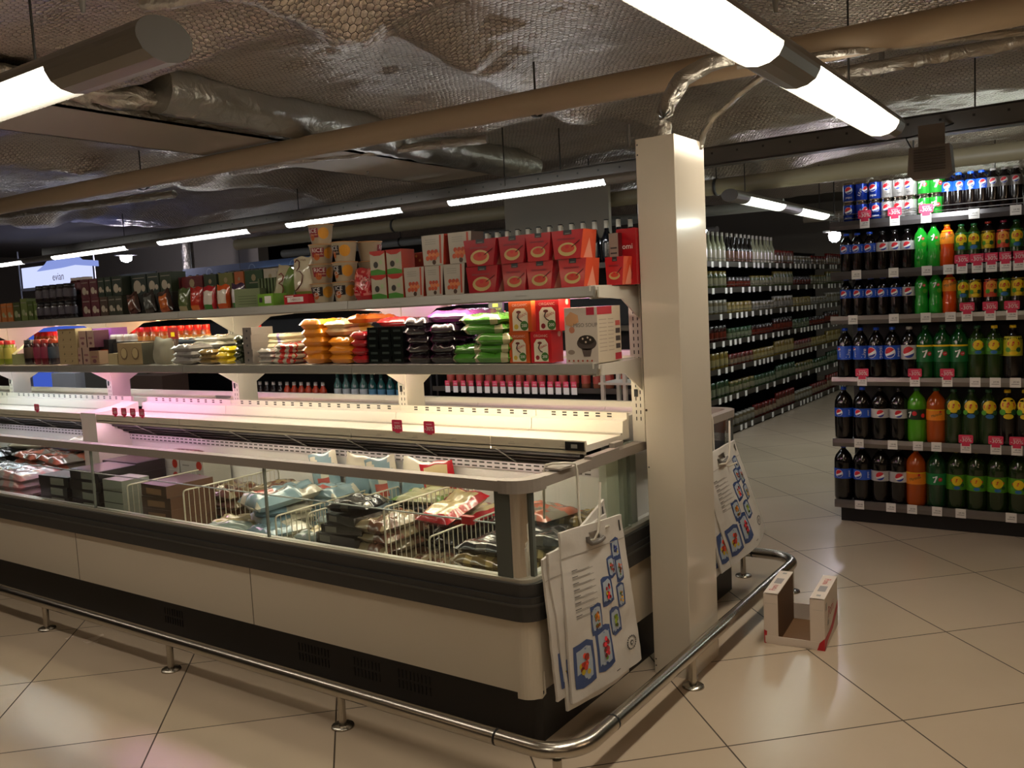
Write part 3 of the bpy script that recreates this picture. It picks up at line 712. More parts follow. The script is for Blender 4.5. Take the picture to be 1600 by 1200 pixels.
# ---------------------------------------------------------------- bumper rail round the freezer
r_ = thing('guard_rail', 'low tubular steel guard rail running round the freezer on short posts', 'rail', (-3, 1.975, 0))
zr, ry, rx, rb = .127, 1.975, -1.245, 4.085
def arc(cx, cy, r, a0, a1, n=8): return [(cx+r*math.cos(a0+(a1-a0)*i/n), cy+r*math.sin(a0+(a1-a0)*i/n), zr) for i in range(n+1)]
path = [(-9.3, ry, zr)]+[(x, ry, zr) for x in (-8, -6, -4, -2.5, -1.50)]+arc(rx-.13, ry+.13, .13, -PI/2, 0, 10)+[(rx, y, zr) for y in (2.4, 3, 3.6)]+arc(rx-.13, rb-.13, .13, 0, PI/2, 10)+[(-1.55, rb, zr), (-1.62, rb, zr)]
MB().tube(path, .0245, STEEL, 16).build('tube', r_, (3, -ry, 0))
for p, ax in (((-1.50, ry, zr), 'x'), ((rx, 2.22, zr), 'y'), ((-4.50, ry, zr), 'x'), ((-1.47, rb, zr), 'x')):
    mb = MB(); d = Vector((.004, 0, 0)) if ax == 'x' else Vector((0, .004, 0)); P = Vector(p); mb.tube([P-d, P+d], .0249, BLACK, 16); mb.build('joint', r_, (3, -ry, 0))
for p in ((-8.0, ry), (-7.03, ry), (-6.06, ry), (-5.08, ry), (-4.10, ry), (-3.13, ry), (-2.155, ry), (-1.30, 1.985), (rx, 2.815), (rx+.0, 3.96), (-1.52, rb)):
    mb = MB(); mb.tube([(*p, 0.004), (*p, zr-.02)], .0135, STEEL, 12); o = mb.build('post', r_, (3, -ry, 0))
    mb = MB(); mb.lathe([(0, .0), (.040, .0), (.038, .006), (.015, .008)], STEEL, 20, (*p, 0)); f = mb.build('foot_plate', o, (0, 0, 0))
# ================================================================ soft drinks rack
SY = 5.32                     # front of the shelf lips
rack = thing('drinks_rack', 'dark drinks rack with six shelves of soda bottles at the right', 'shelving', (-.7, 5.6, 0))
def dk(mb, name, lab=None):
    o = mb.build(name, rack, (.7, -5.6, 0))
    if lab: o['label'] = lab
    return o
RKM = mat('#1d1b1a', .55); LIPS = mat('#7d7873', .3, .7, name='steel_lip')
SZ = [.133, .502, .868, 1.228, 1.487, 1.775]        # tops of the shelf lips, bottom one first
SNAME = ['bottom drinks shelf', 'second drinks shelf up', 'third drinks shelf up', 'fourth drinks shelf up', 'fifth drinks shelf up', 'top drinks shelf']
SX0, SX1 = -1.40, -.15
dk(MB().box(SX0+.03, SX1, SY+.03, SY+.5, 0, .085, BLACK), 'base_plinth')
dk(MB().box(SX0+.02, SX1, SY+.46, SY+.48, .08, 1.95, RKM), 'back_panel')
for x in (SX0+.02, SX1-.03): dk(MB().box(x, x+.03, SY+.42, SY+.47, 0, 1.95, RKM), 'upright')
for k, z in enumerate(SZ):
    x0 = SX0 if k not in (1, 2, 3) else SX0-.005
    mb = MB(); mb.box(x0+.01, SX1, SY+.01, SY+.46, z-.022, z-.012, RKM)
    h = .048
    pts = [(SY, z-h), (SY-.004, z-h*.5), (SY, z), (SY+.012, z), (SY+.012, z-h)]
    n = 5; vs = [(x0, a, b) for a, b in pts]+[(SX1, a, b) for a, b in pts]
    lm = LIPS if k < 4 else mat('#4b4848', .35, .3)
    mb.add(vs, [(i, n+i, n+(i+1) % n, (i+1) % n) for i in range(n)], lm); mb.add(vs, [tuple(range(n)), tuple(range(n, 2*n))[::-1]], lm)
    mb.box(x0+.01, x0+.016, SY+.01, SY+.44, z-.05, z-.01, RKM)
    dk(mb, 'shelf')
def ptag(px, py, z):
    x = onY(px, py, SY-.006).x; mb = MB(); fn = lambda u, v, k=1: (x+u, SY-.006-.0006*k, z-.024+v)
    mb.box(x-.026, x+.026, SY-.006, SY-.004, z-.048, z+.004, PWHITE)
    mb.rect(-.018, -.008, .018, -.006, INK, fn); mb.text('%d.90' % random.choice([29, 39, 49, 59, 65, 79]), .004, .004, .013, INK, fn)
    return mb
def rtag(px, py, z):
    x = onY(px, py, SY-.008).x; mb = MB(); mb.v = []
    m2 = MB(); disc_card(m2, 0, 0, 0, .072, .046)
    m2.v = [(a+x, b+SY-.008, c+z+.03) for a, b, c in m2.v]; m2.box(x-.02, x+.02, SY-.007, SY-.006, z-.01, z+.01, TAGRED)
    return m2
PY = [790, 690, 597, 500, 425, 350]
both = {5: [1351, 1398, 1447], 4: [1503, 1527, 1549, 1571, 1592], 3: [1511, 1547, 1581], 2: [1347, 1429.5, 1480], 1: [1509, 1556, 1589], 0: []}
plain = {5: [1522, 1587], 4: [1338, 1396, 1448, 1482], 3: [1332.6, 1396.6, 1446.4, 1485], 2: [1523.5, 1555, 1586.5], 1: [1342, 1394.6, 1434, 1463], 0: [1343, 1392, 1425, 1464, 1501, 1580]}
for k in range(6):
    for px in both[k]: dk(rtag(px, PY[k], SZ[k]), 'discount_tag', 'red discount tag'); dk(ptag(px, PY[k], SZ[k]), 'price_tag', 'white price tag')
    for px in plain[k]: dk(ptag(px, PY[k], SZ[k]), 'price_tag', 'white price tag')
mb = MB(); WIRE = mat('#8f8c88', .3, .8)
z = SZ[5]
for dz in (.012, .038): mb.tube([(SX0, SY+.34, z+dz), (SX0, SY+.004, z+dz), (SX1, SY+.004, z+dz)], .0022, WIRE, 5)
for x in (SX0, SX0+.05, -.9, -.87, -.45, -.42): mb.tube([(x, SY+.004, z-.002), (x, SY+.004, z+.05)], .0022, WIRE, 5)
for i in range(8): mb.tube([(SX0, SY+.02+i*.04, z-.01), (SX0, SY+.02+i*.04, z+.038)], .0018, WIRE, 4)
dk(mb, 'wire_guard')

# ---- bottles and cans
COLA = mat('#0b0707', .12, coat=.5, name='dark_cola'); DG7 = mat('#0e4a1e', .12, coat=.5, name='green_bottle'); BG7 = mat('#1f9a2a', .12, coat=.5, name='bright_green_bottle')
TEAG = mat('#243a14', .14, coat=.5, name='green_tea'); TEAB = mat('#1a1512', .14, coat=.5, name='brown_tea'); ORNG = mat('#d8480c', .15, coat=.4, name='orange_soda'); LIME = mat('#4f9a1c', .15, coat=.4, name='lime_soda')
OR2 = mat('#a8480f', .15, coat=.4, name='orange_drink')
PBL = mat('#1a50c0', .35, coat=.3, name='blue_label'); PSIL = mat('#b9b7b4', .35, coat=.2, name='silver_label'); WLOGO = mat('#eef0ee', .4)
YEL = mat('#e8c81c', .4); LGRN = mat('#4e9a24', .4); DLG = mat('#17502a', .4); ORL = mat('#ec8a1c', .4); BLU = mat('#2c6ca8', .4); PEACH = mat('#c8442c', .4); DKLAB = mat('#122c16', .4)
def bprof(h, r, neck=.0135, waist=0.):
    P = [(.0, .004), (r*.80, .0), (r*.93, h*.02), (r, h*.06), (r, h*.34), (r*(1-waist), h*.44), (r*(1-waist*.6), h*.52), (r, h*.60), (r, h*.68), (r*.96, h*.745), (r*.80, h*.815), (r*.52, h*.875), (neck, h*.925), (neck, h*.945), (neck*1.15, h*.95), (0.001, h*.95)]
    return P
def rad_at(P, z):
    for (a, b), (c, d) in zip(P[1:-1], P[2:]):
        if b <= z <= d: return a+(c-a)*(z-b)/(d-b+1e-9)
    return P[3][0]
def bottle(kind, liq, cap, h, r, l0, l1, lmat, art, waist=0., neck=.0135, clear_top=None):
    def mk():
        o = thing('drink_bottle', 'bottle', 'bottle')
        P = bprof(h, r, neck, waist); mb = MB()
        ms = [liq]*(len(P)-1)
        mb.lathe(P, ms, 20); mb.build('bottle_body', o)
        mb = MB(); mb.lathe([(neck*1.12, h*.945), (neck*1.2, h*.95), (neck*1.2, h*.99), (neck*1.0, h), (0, h)], cap, 14)
        for i in range(10): pass
        mb.build('cap', o)
        mb = MB()
        zs = [l0+(l1-l0)*i/5 for i in range(6)]
        if lmat is not None: mb.lathe([(rad_at(P, q)+.0007, q) for q in zs], lmat, 24)
        def fn(u, v, k=1):
            R = rad_at(P, v)+.0009*k+.0004; return (R*math.sin(u/R), -R*math.cos(u/R), v)
        art(mb, fn, (l0+l1)/2, (l1-l0), r); mb.build('label', o)
        return o
    return mk
def a_cola(mb, fn, zc, hh, r, tx='pepsi', col=WLOGO):
    mb.globe(-r*.35, zc, hh*.36, fn); mb.text(tx, r*.75, zc, hh*.30, col, fn, rot=PI/2)
def a_cola2(mb, fn, zc, hh, r):
    mb.globe(-r*.75, zc, hh*.36, fn); mb.text('pepsi', r*.5, zc, hh*.42, WLOGO, fn, rot=PI/2)
def a_live(mb, fn, zc, hh, r):
    mb.globe(-r*.8, zc+hh*.25, hh*.12, fn); mb.text('pepsi', -r*.7, zc-hh*.12, hh*.20, WLOGO, fn, rot=PI/2); mb.text('Live', r*.5, zc-hh*.05, hh*.42, WLOGO, fn, rot=PI/2.2)
def a_silver(mb, fn, zc, hh, r):
    mb.globe(0, zc, hh*.40, fn, False); mb.text('pepsi light', r*.95, zc, hh*.17, INK, fn, rot=PI/2)
def seven(mb, fn, u, v, h):
    k = h/2
    for P in ([(-.62, .62), (.62, 1.0), (.66, .62), (-.5, .25)], [(.62, 1.0), (.66, .62), (.05, -1.0), (-.42, -1.0), (-.05, -.2), (.2, .55)]): mb.pg([(u+a*k, v+b*k) for a, b in P], WLOGO, fn)
def a_7(mb, fn, zc, hh, r):
    mb.disc(r*.35, zc-hh*.02, hh*.17, RED, fn); seven(mb, fn, -r*.18, zc, hh*.62); mb.text('UP', r*.36, zc-hh*.03, hh*.16, WLOGO, lambda u, v: fn(u, v, 2))
def a_7b(mb, fn, zc, hh, r):
    mb.rect(-r*1.3, zc+hh*.40, r*1.3, zc+hh*.5, YEL, fn, 12); a_7(mb, fn, zc, hh*.75, r)
def a_7top(mb, fn, zc, hh, r):
    a_7(mb, fn, zc+hh*.12, hh*.6, r); mb.disc(r*.5, zc-hh*.28, hh*.16, LGRN, fn)
def a_tea(mb, fn, zc, hh, r, body=YEL, low=BLU):
    if body: mb.disc(0, zc+hh*.10, hh*.32, body, fn, 20)
    mb.pg([(-r*.62, zc+hh*.06), (-r*.1, zc+hh*.02), (r*.62, zc+hh*.06), (r*.6, zc+hh*.2), (0, zc+hh*.24), (-r*.6, zc+hh*.2)], RED, lambda u, v: fn(u, v, 2))
    mb.text('Lipton', 0, zc+hh*.125, r*.42, YEL, lambda u, v: fn(u, v, 3))
    if low: mb.disc(0, zc-hh*.36, hh*.20, low, fn, 12, .55)
    for dx, c in ((-r*.6, LGRN), (r*.55, DLG)): mb.disc(dx, zc-hh*.18, hh*.13, c, fn, 8)
def a_teay(mb, fn, zc, hh, r): a_tea(mb, fn, zc, hh, r, YEL, YEL)
def a_teap(mb, fn, zc, hh, r): a_tea(mb, fn, zc, hh, r, mat('#e8a040', .4), PEACH)
def a_mir(mb, fn, zc, hh, r):
    mb.text('Mirinda', 0, zc, hh*.36, DLG, fn, rot=.35, sx=.85); mb.disc(r*.4, zc+hh*.3, hh*.1, RED, fn)
    mb.rect(-r*1.3, zc+hh*.40, r*1.3, zc+hh*.48, YEL, fn, 10)
def a_lime(mb, fn, zc, hh, r):
    mb.disc(-r*.2, zc+hh*.1, hh*.22, RED, fn); mb.disc(r*.7, zc-hh*.1, hh*.2, RED, fn); seven(mb, fn, -r*.75, zc, hh*.6)
SP = {}
def reg(key, look, **k): SP[key] = (look, bottle(key, **k))
CB, CS, CG, CY = mat('#1a50d0', .4), mat('#c4c2be', .3), mat('#0f4a24', .4), mat('#e8c414', .4); CK = mat('#101010', .4); CR_ = mat('#a82c1c', .4)
for i, (h, r, a, b, sfx) in enumerate(((.335, .054, .115, .175, ''), (.315, .052, .120, .172, ''))):
    s_ = 'AB'[i]
    reg('col'+s_, 'large dark cola bottle with a blue label', liq=COLA, cap=CB, h=h, r=r, l0=a+.02, l1=b+.02, lmat=PBL, art=a_cola)
    reg('sil'+s_, 'large dark cola bottle with a silver label', liq=COLA, cap=CK, h=h, r=r, l0=a+.02, l1=b+.02, lmat=PSIL, art=a_silver)
    reg('ora'+s_, 'large orange soda bottle', liq=OR2, cap=CG, h=h, r=r, l0=a+.015, l1=b+.025, lmat=ORL, art=a_mir)
reg('lmA', 'lime green bottle with a dark label', liq=LIME, cap=CG, h=.315, r=.052, l0=.135, l1=.195, lmat=DKLAB, art=a_lime)
reg('7A', 'large green lemon-lime bottle with a green label', liq=mat('#163c20', .12, coat=.5), cap=CG, h=.335, r=.054, l0=.135, l1=.20, lmat=mat('#127a3c', .4), art=a_7)
reg('teaA', 'large green iced tea bottle with a yellow cap', liq=mat('#1e3010', .14, coat=.5), cap=CY, h=.340, r=.053, l0=.115, l1=.20, lmat=mat('#4a8c1c', .4), art=a_tea)
reg('teaB', 'green iced tea bottle with a round yellow label', liq=mat('#26381a', .14, coat=.5), cap=CG, h=.31, r=.050, l0=.15, l1=.26, lmat=None, art=a_tea)
reg('teaBd', 'dark iced tea bottle with a yellow label', liq=TEAB, cap=CY, h=.31, r=.050, l0=.15, l1=.28, lmat=None, art=a_teay)
reg('colC', 'medium dark cola bottle with a blue label', liq=COLA, cap=CB, h=.300, r=.0445, l0=.115, l1=.195, lmat=PBL, art=a_cola)
reg('colC2', 'medium cola bottle with a big emblem label', liq=COLA, cap=CB, h=.300, r=.0445, l0=.115, l1=.195, lmat=PBL, art=a_cola2)
reg('livC', 'medium cola bottle with slanted label writing', liq=COLA, cap=CB, h=.300, r=.0445, l0=.115, l1=.195, lmat=PBL, art=a_live)
reg('silC', 'medium cola bottle with a silver label', liq=COLA, cap=CS, h=.300, r=.0445, l0=.115, l1=.195, lmat=PSIL, art=a_silver)
reg('7C', 'medium green lemon-lime bottle with a yellow stripe', liq=DG7, cap=CG, h=.305, r=.0475, l0=.10, l1=.195, lmat=mat('#0f6a34', .4), art=a_7b)
reg('teaC', 'medium green iced tea bottle with a dark cap', liq=TEAG, cap=CG, h=.295, r=.046, l0=.14, l1=.225, lmat=mat('#3e7a1c', .4), art=a_tea)
reg('teaC2', 'medium green iced tea bottle with a yellow cap', liq=TEAG, cap=CY, h=.295, r=.046, l0=.14, l1=.225, lmat=mat('#3e7a1c', .4), art=a_tea)
reg('teaC3', 'medium dark iced tea bottle with a yellow label', liq=TEAB, cap=CY, h=.295, r=.046, l0=.13, l1=.235, lmat=mat('#b8b420', .4), art=a_teay)
for s_, h in (('D', .232),):
    reg('col'+s_, 'small dark cola bottle with a blue label', liq=COLA, cap=CB, h=h, r=.0345, l0=.115, l1=.165, lmat=PBL, art=a_cola)
    reg('sil'+s_, 'small dark cola bottle with a silver label', liq=COLA, cap=CK, h=h, r=.0345, l0=.115, l1=.165, lmat=PSIL, art=a_silver)
    reg('7'+s_, 'small glowing green lemon-lime bottle', liq=BG7, cap=CG, h=.245, r=.036, l0=.12, l1=.20, lmat=None, art=a_7top, waist=.14)
    reg('mir'+s_, 'small orange soda bottle', liq=ORNG, cap=mat('#f0a81c', .4), h=.240, r=.037, l0=.13, l1=.205, lmat=ORL, art=a_mir, waist=.1)
    reg('tea'+s_, 'small green iced tea bottle', liq=TEAG, cap=CG, h=.232, r=.0345, l0=.09, l1=.185, lmat=mat('#2f6a20', .4), art=a_tea, waist=.06)
    reg('ted'+s_, 'small iced tea bottle with a yellow lemon label', liq=TEAB, cap=CR_, h=.235, r=.0345, l0=.09, l1=.185, lmat=mat('#a88c1c', .4), art=a_teay, waist=.06)
    reg('tep'+s_, 'small iced tea bottle with a red peach label', liq=TEAB, cap=mat('#8c1c3c', .4), h=.235, r=.0345, l0=.09, l1=.185, lmat=PEACH, art=a_teap, waist=.06)
def a_half(mb, fn, zc, hh, r): mb.globe(0, zc+hh*.08, hh*.30, fn); mb.text('pepsi', 0, zc-hh*.36, hh*.2, WLOGO, fn)
reg('colE', 'slim blue-capped cola bottle', liq=COLA, cap=CB, h=.222, r=.0315, l0=.125, l1=.178, lmat=PBL, art=a_half)
reg('silE', 'slim cola bottle with a silver cap', liq=COLA, cap=CS, h=.225, r=.0315, l0=.125, l1=.178, lmat=mat('#77716c', .35, .2), art=a_half)
rows = {
 0: (['colA', 'colA', 'silA', 'silA', 'oraA', '7A', 'teaA', 'teaA', 'teaA', 'teaA'], [1319, 1348, 1377, 1405, 1431.5, 1463.5, 1494.5, 1526, 1558, 1592], 770),
 1: (['colB', 'colB', 'silB', 'silB', 'lmA', 'oraB', 'teaB', 'teaB', 'teaB', 'teaBd', 'teaBd'], [1319, 1348, 1376, 1405, 1433, 1463, 1490.6, 1517.7, 1544.8, 1574, 1602], 665),
 2: (['livC', 'livC', 'colC2', 'colC', 'silC', '7C', '7C', '7C', 'teaC', 'teaC2', 'teaC3'], [1321, 1345, 1369.5, 1394.6, 1421, 1446, 1473, 1499, 1527, 1553.5, 1582.6], 570),
 3: (['colD', 'colD', 'colD', 'colD', 'colD', 'silD', '7D', '7D', 'mirD', 'teaD', 'tedD', 'tepD', 'teaD', 'tedD'], [1323, 1342, 1361, 1380, 1400, 1420, 1440, 1462, 1484, 1505, 1523, 1548, 1569, 1590], 480),
 4: (['colD', 'colD', 'colD', 'silD', 'silD', 'silD', '7D', '7D', 'mirD', 'teaD', 'teaD', 'tedD', 'tepD', 'teaD'], [1323, 1340, 1359, 1379, 1398, 1418, 1439, 1459, 1480, 1502, 1522, 1544, 1568, 1588], 400)}
for k, (ks, pxs, py) in rows.items():
    for i, (kk, px) in enumerate(zip(ks, pxs)):
        r = {'A': .054, 'B': .052, 'C': .046, 'D': .036}.get(kk.rstrip('23d')[-1] if kk[-1] in '23' or kk.endswith('Bd') else kk[-1], .045)
        Y = SY+.02+r; x = onY(px, py, Y).x
        lb = '%s, %s from the left, %s' % (SP[kk][0], ORD[i], SNAME[k])
        place('b'+kk, SP[kk][1], (x, Y, SZ[k]-.012), random.uniform(-.15, .1)+.18, lb, 'drink bottles on the %s of the drinks rack' % SNAME[k])
Z5 = SZ[5]-.012
for i, (kk, px) in enumerate(zip(['colE']*4+['silE']*3, [1481, 1498, 1517, 1534, 1552, 1570, 1588])):
    for rr in range(3):
        Y = SY+.06+rr*.066; x = onY(px, 330, SY+.06).x
        lb = '%s, top drinks shelf, %s column, %s' % (SP[kk][0], ORD[i], ['standing in front', 'second in its column', 'third in its column'][rr])
        place('b'+kk, SP[kk][1], (x, Y, Z5), random.uniform(-.1, .3), lb, 'slim bottles on the top shelf of the drinks rack')
def can(bodym, art):
    def mk():
        o = thing('drink_can', 'can', 'can')
        mb = MB(); mb.lathe([(.001, .004), (.024, .0), (.027, .003), (.033, .011), (.033, .103)], [STEEL, STEEL, STEEL, bodym], 24)
        art(mb, wrap(.033)); mb.build('can_body', o)
        mb = MB(); mb.lathe([(.033, .103), (.030, .111), (.0275, .1135), (.027, .116), (.0255, .116), (.025, .113), (0, .1125)], STEEL, 24); mb.build('can_lid', o)
        return o
    return mk
cb = can(mat('#16389c', .28, .55, name='blue_can'), lambda mb, fn: (mb.globe(.004, .072, .019, fn), mb.text('pepsi', .004, .032, .018, WLOGO, fn)))
cl_ = can(mat('#14359a', .28, .55), lambda mb, fn: (mb.globe(.024, .07, .016, fn), mb.text('LIVE', -.006, .055, .024, WLOGO, fn, rot=1.1)))
cs = can(mat('#bdbbb8', .3, .6, name='silver_can'), lambda mb, fn: (mb.globe(-.006, .070, .020, fn), mb.text('light', .0, .03, .014, INK, fn)))
cg = can(mat('#2fa83a', .28, .5, name='green_can'), lambda mb, fn: (mb.disc(.014, .06, .012, RED, fn), seven(mb, fn, -.008, .062, .046), mb.text('UP', .014, .06, .01, WLOGO, lambda u, v: fn(u, v, 2))))
cn = [('blue cola can', 'cb', cb), ('blue cola can', 'cl', cl_), ('blue cola can', 'cb', cb), ('silver cola can', 'cs', cs), ('silver cola can', 'cs', cs), ('silver cola can', 'cs', cs), ('green lemon-lime can', 'cg', cg), ('green lemon-lime can', 'cg', cg)]
for i, (px, (lk, ky, mk)) in enumerate(zip([1327, 1346, 1367, 1386, 1405, 1423, 1444, 1463], cn)):
    for lv in range(2):
        for rr in range(2):
            Y = SY+.055+rr*.068; x = onY(px, 320, SY+.055).x
            lb = '%s, %s column on top drinks shelf, %s%s' % (lk, ORD[i], ['lower', 'upper'][lv], ['', ', in the row behind'][rr])
            place('can'+ky, mk, (x, Y, Z5+lv*.1165), random.uniform(-.3, .5), lb, 'stacked drink cans on the top shelf')
# ================================================================ jar aisle
JX, JY0, JY1 = -3.14, 6.9, 13.0
ja = thing('jar_shelving', 'long dark wall of shelving full of jars, running away right of the column', 'shelving', (JX-.3, 10, 0))
def jk(mb, name, lab=None, kind=None):
    o = mb.build(name, ja, (-(JX-.3), -10, 0))
    if lab: o['label'] = lab
    if kind: o['kind'] = kind
    return o
JZ = [.07, .40, .68, .94, 1.20, 1.45, 1.70]
JB = mat('#0d0c0b', .6)
jk(MB().box(JX-.55, JX-.02, JY0, JY1, 0, .05, JB), 'base_plinth'); jk(MB().box(JX-.56, JX-.54, JY0, JY1, .05, 1.9, JB), 'back_panel')
JL = mat('#4a453d', .4, .5)
for z in JZ:
    mb = MB(); mb.box(JX-.54, JX, JY0, JY1, z-.03, z-.015, JB); mb.box(JX, JX+.008, JY0, JY1, z-.05, z, JL); jk(mb, 'shelf')
    mb = MB(); mb.tube([(JX+.004, JY0, z+.03), (JX+.004, JY1, z+.03)], .003, JL, 5)
    jk(mb, 'shelf_rail')
for y in (JY0, 9.0, 11.0, JY1-.03): jk(MB().box(JX-.54, JX-.50, y, y+.03, 0, 1.9, JB), 'upright')
n = 0; more = MB()
for k, z in enumerate(JZ[::-1]):
    y = 7.65
    while y < 12.6:
        y += random.choice([.13, .15, .19, .24, .33]); 
        if n < 98: jk(MB().box(JX+.009, JX+.012, y, y+.055, z-.058, z-.003, PWHITE), 'price_tag')
        else: more.box(JX+.009, JX+.012, y, y+.055, z-.058, z-.003, PWHITE)
        n += 1
jk(more, 'price_tags', None, 'stuff')
def jar(h, r, body, lid, labm, bottle_like=False):
    def mk():
        mb = MB()
        if bottle_like:
            mb.lathe([(0, 0), (r, 0), (r, h*.08)], body, 10); mb.lathe([(r*1.01, h*.08), (r*1.01, h*.42)], labm, 10); mb.lathe([(r, h*.42), (r, h*.55), (r*.45, h*.72), (r*.35, h*.9)], body, 10); mb.lathe([(r*.4, h*.88), (r*.4, h), (0, h)], lid, 10)
        else:
            mb.lathe([(0, 0), (r*.92, 0), (r, h*.06), (r, h*.2)], body, 10); mb.lathe([(r*1.01, h*.2), (r*1.01, h*.62)], labm, 10); mb.lathe([(r, h*.62), (r, h*.76), (r*.85, h*.86)], body, 10); mb.lathe([(r*.9, h*.84), (r*.9, h), (0, h)], lid, 10)
        o = mb.build('food_jar' if not bottle_like else 'glass_bottle'); o['category'] = 'jar' if not bottle_like else 'bottle'; return o
    return mk
c_ = lambda h, **k: mat(h, .22, coat=.4, **k)
JK = [('red-lidded sauce jar', .12, .034, '#4a1c12', '#6a1c16', '#7a6a54'), ('gold-lidded pickle jar', .13, .036, '#3c4420', '#6a5c2c', '#7c7860'), ('pale-lidded jar', .11, .034, '#5a5038', '#8c887e', '#7a766a'),
      ('dark preserve jar', .12, .033, '#2c1210', '#2c2a28', '#5c2418'), ('yellowish jar', .12, .034, '#6a5824', '#7c6a34', '#8c8058'), ('green-lidded jar', .12, .034, '#2c3c22', '#24442a', '#6a7058')]
RN = ['lowest shelf', 'second shelf up', 'third shelf up', 'middle shelf', 'third shelf down', 'second shelf down', 'top shelf']
WH = ['nearest to the column', 'second from the column', 'third from the column', 'in the middle', 'third from the far end', 'second from the far end', 'at the far end']
for k, z in enumerate(JZ):
    y = 7.66
    for q in range(7):
        nm, h, r, b, l, lb = JK[(k*5+q*7+q*q) % 6]
        big = 1.0+.35*((k*3+q) % 3 == 0)
        for i in range(6):
            h2 = h*big*(1.15 if k == 0 else 1)
            ky = 'jar%s%.2f%d' % (nm, big, k == 0)
            if (k == 6 and q < 3):
                nm2, ky = 'tall pale spirit bottle' if q != 1 else 'tall dark wine bottle', 'tall%d' % q
                h2, r2 = .30, .036
                mk = jar(h2, r2, c_('#8a8c70') if q != 1 else c_('#14100c'), c_('#b8b4a8'), c_('#a8a08c') if q != 1 else c_('#6a4a38'), True)
            else: nm2, r2 = nm, r; mk = jar(h2, r, c_(b), c_(l), c_(lb))
            place(ky, mk, (JX-.05-random.uniform(0, .01), y, z-.015), 0,
                  '%s, %s in run %s, jar aisle %s' % (nm2, ORD[i], WH[q], RN[k]), 'jars in the run %s on %s' % (WH[q], RN[k]))
            y += r2*2+.046+random.uniform(-.004, .004)
        y += .02
# flood lamps far away
def flood(p, lb, st, r=.07):
    o = thing('flood_lamp', lb, 'lamp', p)
    mb = MB(); mb.lathe([(0, .09), (.02, .09), (.03, .05), (r*1.9, .045), (r*1.9, .035), (r*.9, .03)], mat('#b8b4b8', .4), 20); mb.build('lamp_shade', o)
    mb = MB(); mb.lathe([(r*.9, .03), (r, 0), (r*.8, -.04), (.02, -.06), (0, -.062)], emis((.93, .86, 1), st), 20); mb.build('bulb', o)
    MB().tube([(0, 0, .085), (0, 0, 2.6-p[2])], .006, DARKG, 6).build('suspension_rod', o)
p = onY(1304, 368, 8.6); flood((p.x, p.y, p.z), 'glaring white bell lamp hanging left of the drinks rack', 110, .055)
p = onY(197, 403, 7.2); flood((p.x, p.y, p.z), 'glaring bluish lamp far left beside the lit blue and white sign', 110, .08)
MB_ = None
# ================================================================ goods: makers
def put(mb, name, label, cat, loc, rz=0, group=None, scale=None):
    o = mb.build(name, None, loc, rz)
    if scale: o.scale = scale
    return tag(o, label, cat, group)
def pillow(w, l, t, paint, seed=0, wr=.10, n=16, crimp=True, sag=0., eu=4, ev=8):
    """a filled bag lying down: closed puffy skin with pressed ends; front end at -Y"""
    mb = MB(); r = random.Random(seed); ox = r.uniform(0, 50)
    def sh(u, v): return max(0, (1-abs(2*u-1)**eu)*(1-abs(2*v-1)**ev))**.4
    def f(sgn):
        def g(u, v):
            s_ = sh(u, v); nz = noise.noise(Vector((u*3.3+ox, v*4.2, sgn))); n2 = noise.noise(Vector((u*8+ox, v*9, sgn+5)))
            wv = 1-.10*s_ + .03*noise.noise(Vector((v*4+ox, 1, 1)))
            if crimp and (v < .02 or v > .98): wv = 1.03
            z = t*(.5+sgn*.5*s_)+(t*wr*4*nz+t*wr*2*n2)*(s_ if sgn > 0 else 0)*.6
            return ((u-.5)*w*wv, (v-.5)*l+(.006*math.sin(u*40) if False else 0), max(0, z)-sag*(abs(2*v-1)**3)*t)
        return g
    mb.grid(n, n+2, f(1), None, True, paint); mb.grid(n, n+2, lambda u, v: f(-1)(1-u, v), None, True, lambda u, v: paint(1-u, v))
    return mb
def upright_bag(w, h, d, paint, seed=0, n=14, top=.35):
    """a stand-up pouch: full at the foot, pressed flat at the top; front faces -Y"""
    mb = MB(); ox = random.Random(seed).uniform(0, 50)
    def sh(u, v): return ((1-abs(2*u-1)**3)**.5)*((1-v**3)*(1-.0*v))**.7*(.55+.45*min(1, v*6+.0) if v < .2 else 1)
    def f(sgn):
        def g(u, v):
            s_ = sh(u, v)+.02; nz = noise.noise(Vector((u*4+ox, v*4, sgn)))*.25*s_
            return ((u-.5)*w*(1-.08*(1-v)), -sgn*d/2*s_*(1+nz), v*h+.004*math.sin(u*9+ox)*v)
        return g
    mb.grid(n, n, f(1), None, True, paint); mb.grid(n, n, lambda u, v: f(-1)(1-u, v), None, True, lambda u, v: paint(1-u, v))
    return mb
def solid(m): return lambda u, v: m
def shiny(h, **k): return mat(h, k.pop('rough', .2), coat=.6, **k)
def carton(w, d, h, m, sm=None, art=None, sart=None, tart=None):
    mb = MB(); sm = sm or m; x, y = w/2, d/2
    vs = [(-x, -y, 0), (x, -y, 0), (x, y, 0), (-x, y, 0), (-x, -y, h), (x, -y, h), (x, y, h), (-x, y, h)]
    mb.add(vs, [(0, 1, 5, 4), (1, 2, 6, 5), (2, 3, 7, 6), (3, 0, 4, 7), (4, 5, 6, 7), (0, 3, 2, 1)], [m, sm, m, sm, m, m])
    if art: art(mb, front(-y), w, h)
    if sart: sart(mb, side(x), d, h)
    if tart: tart(mb, topf(h), w, d)
    return mb
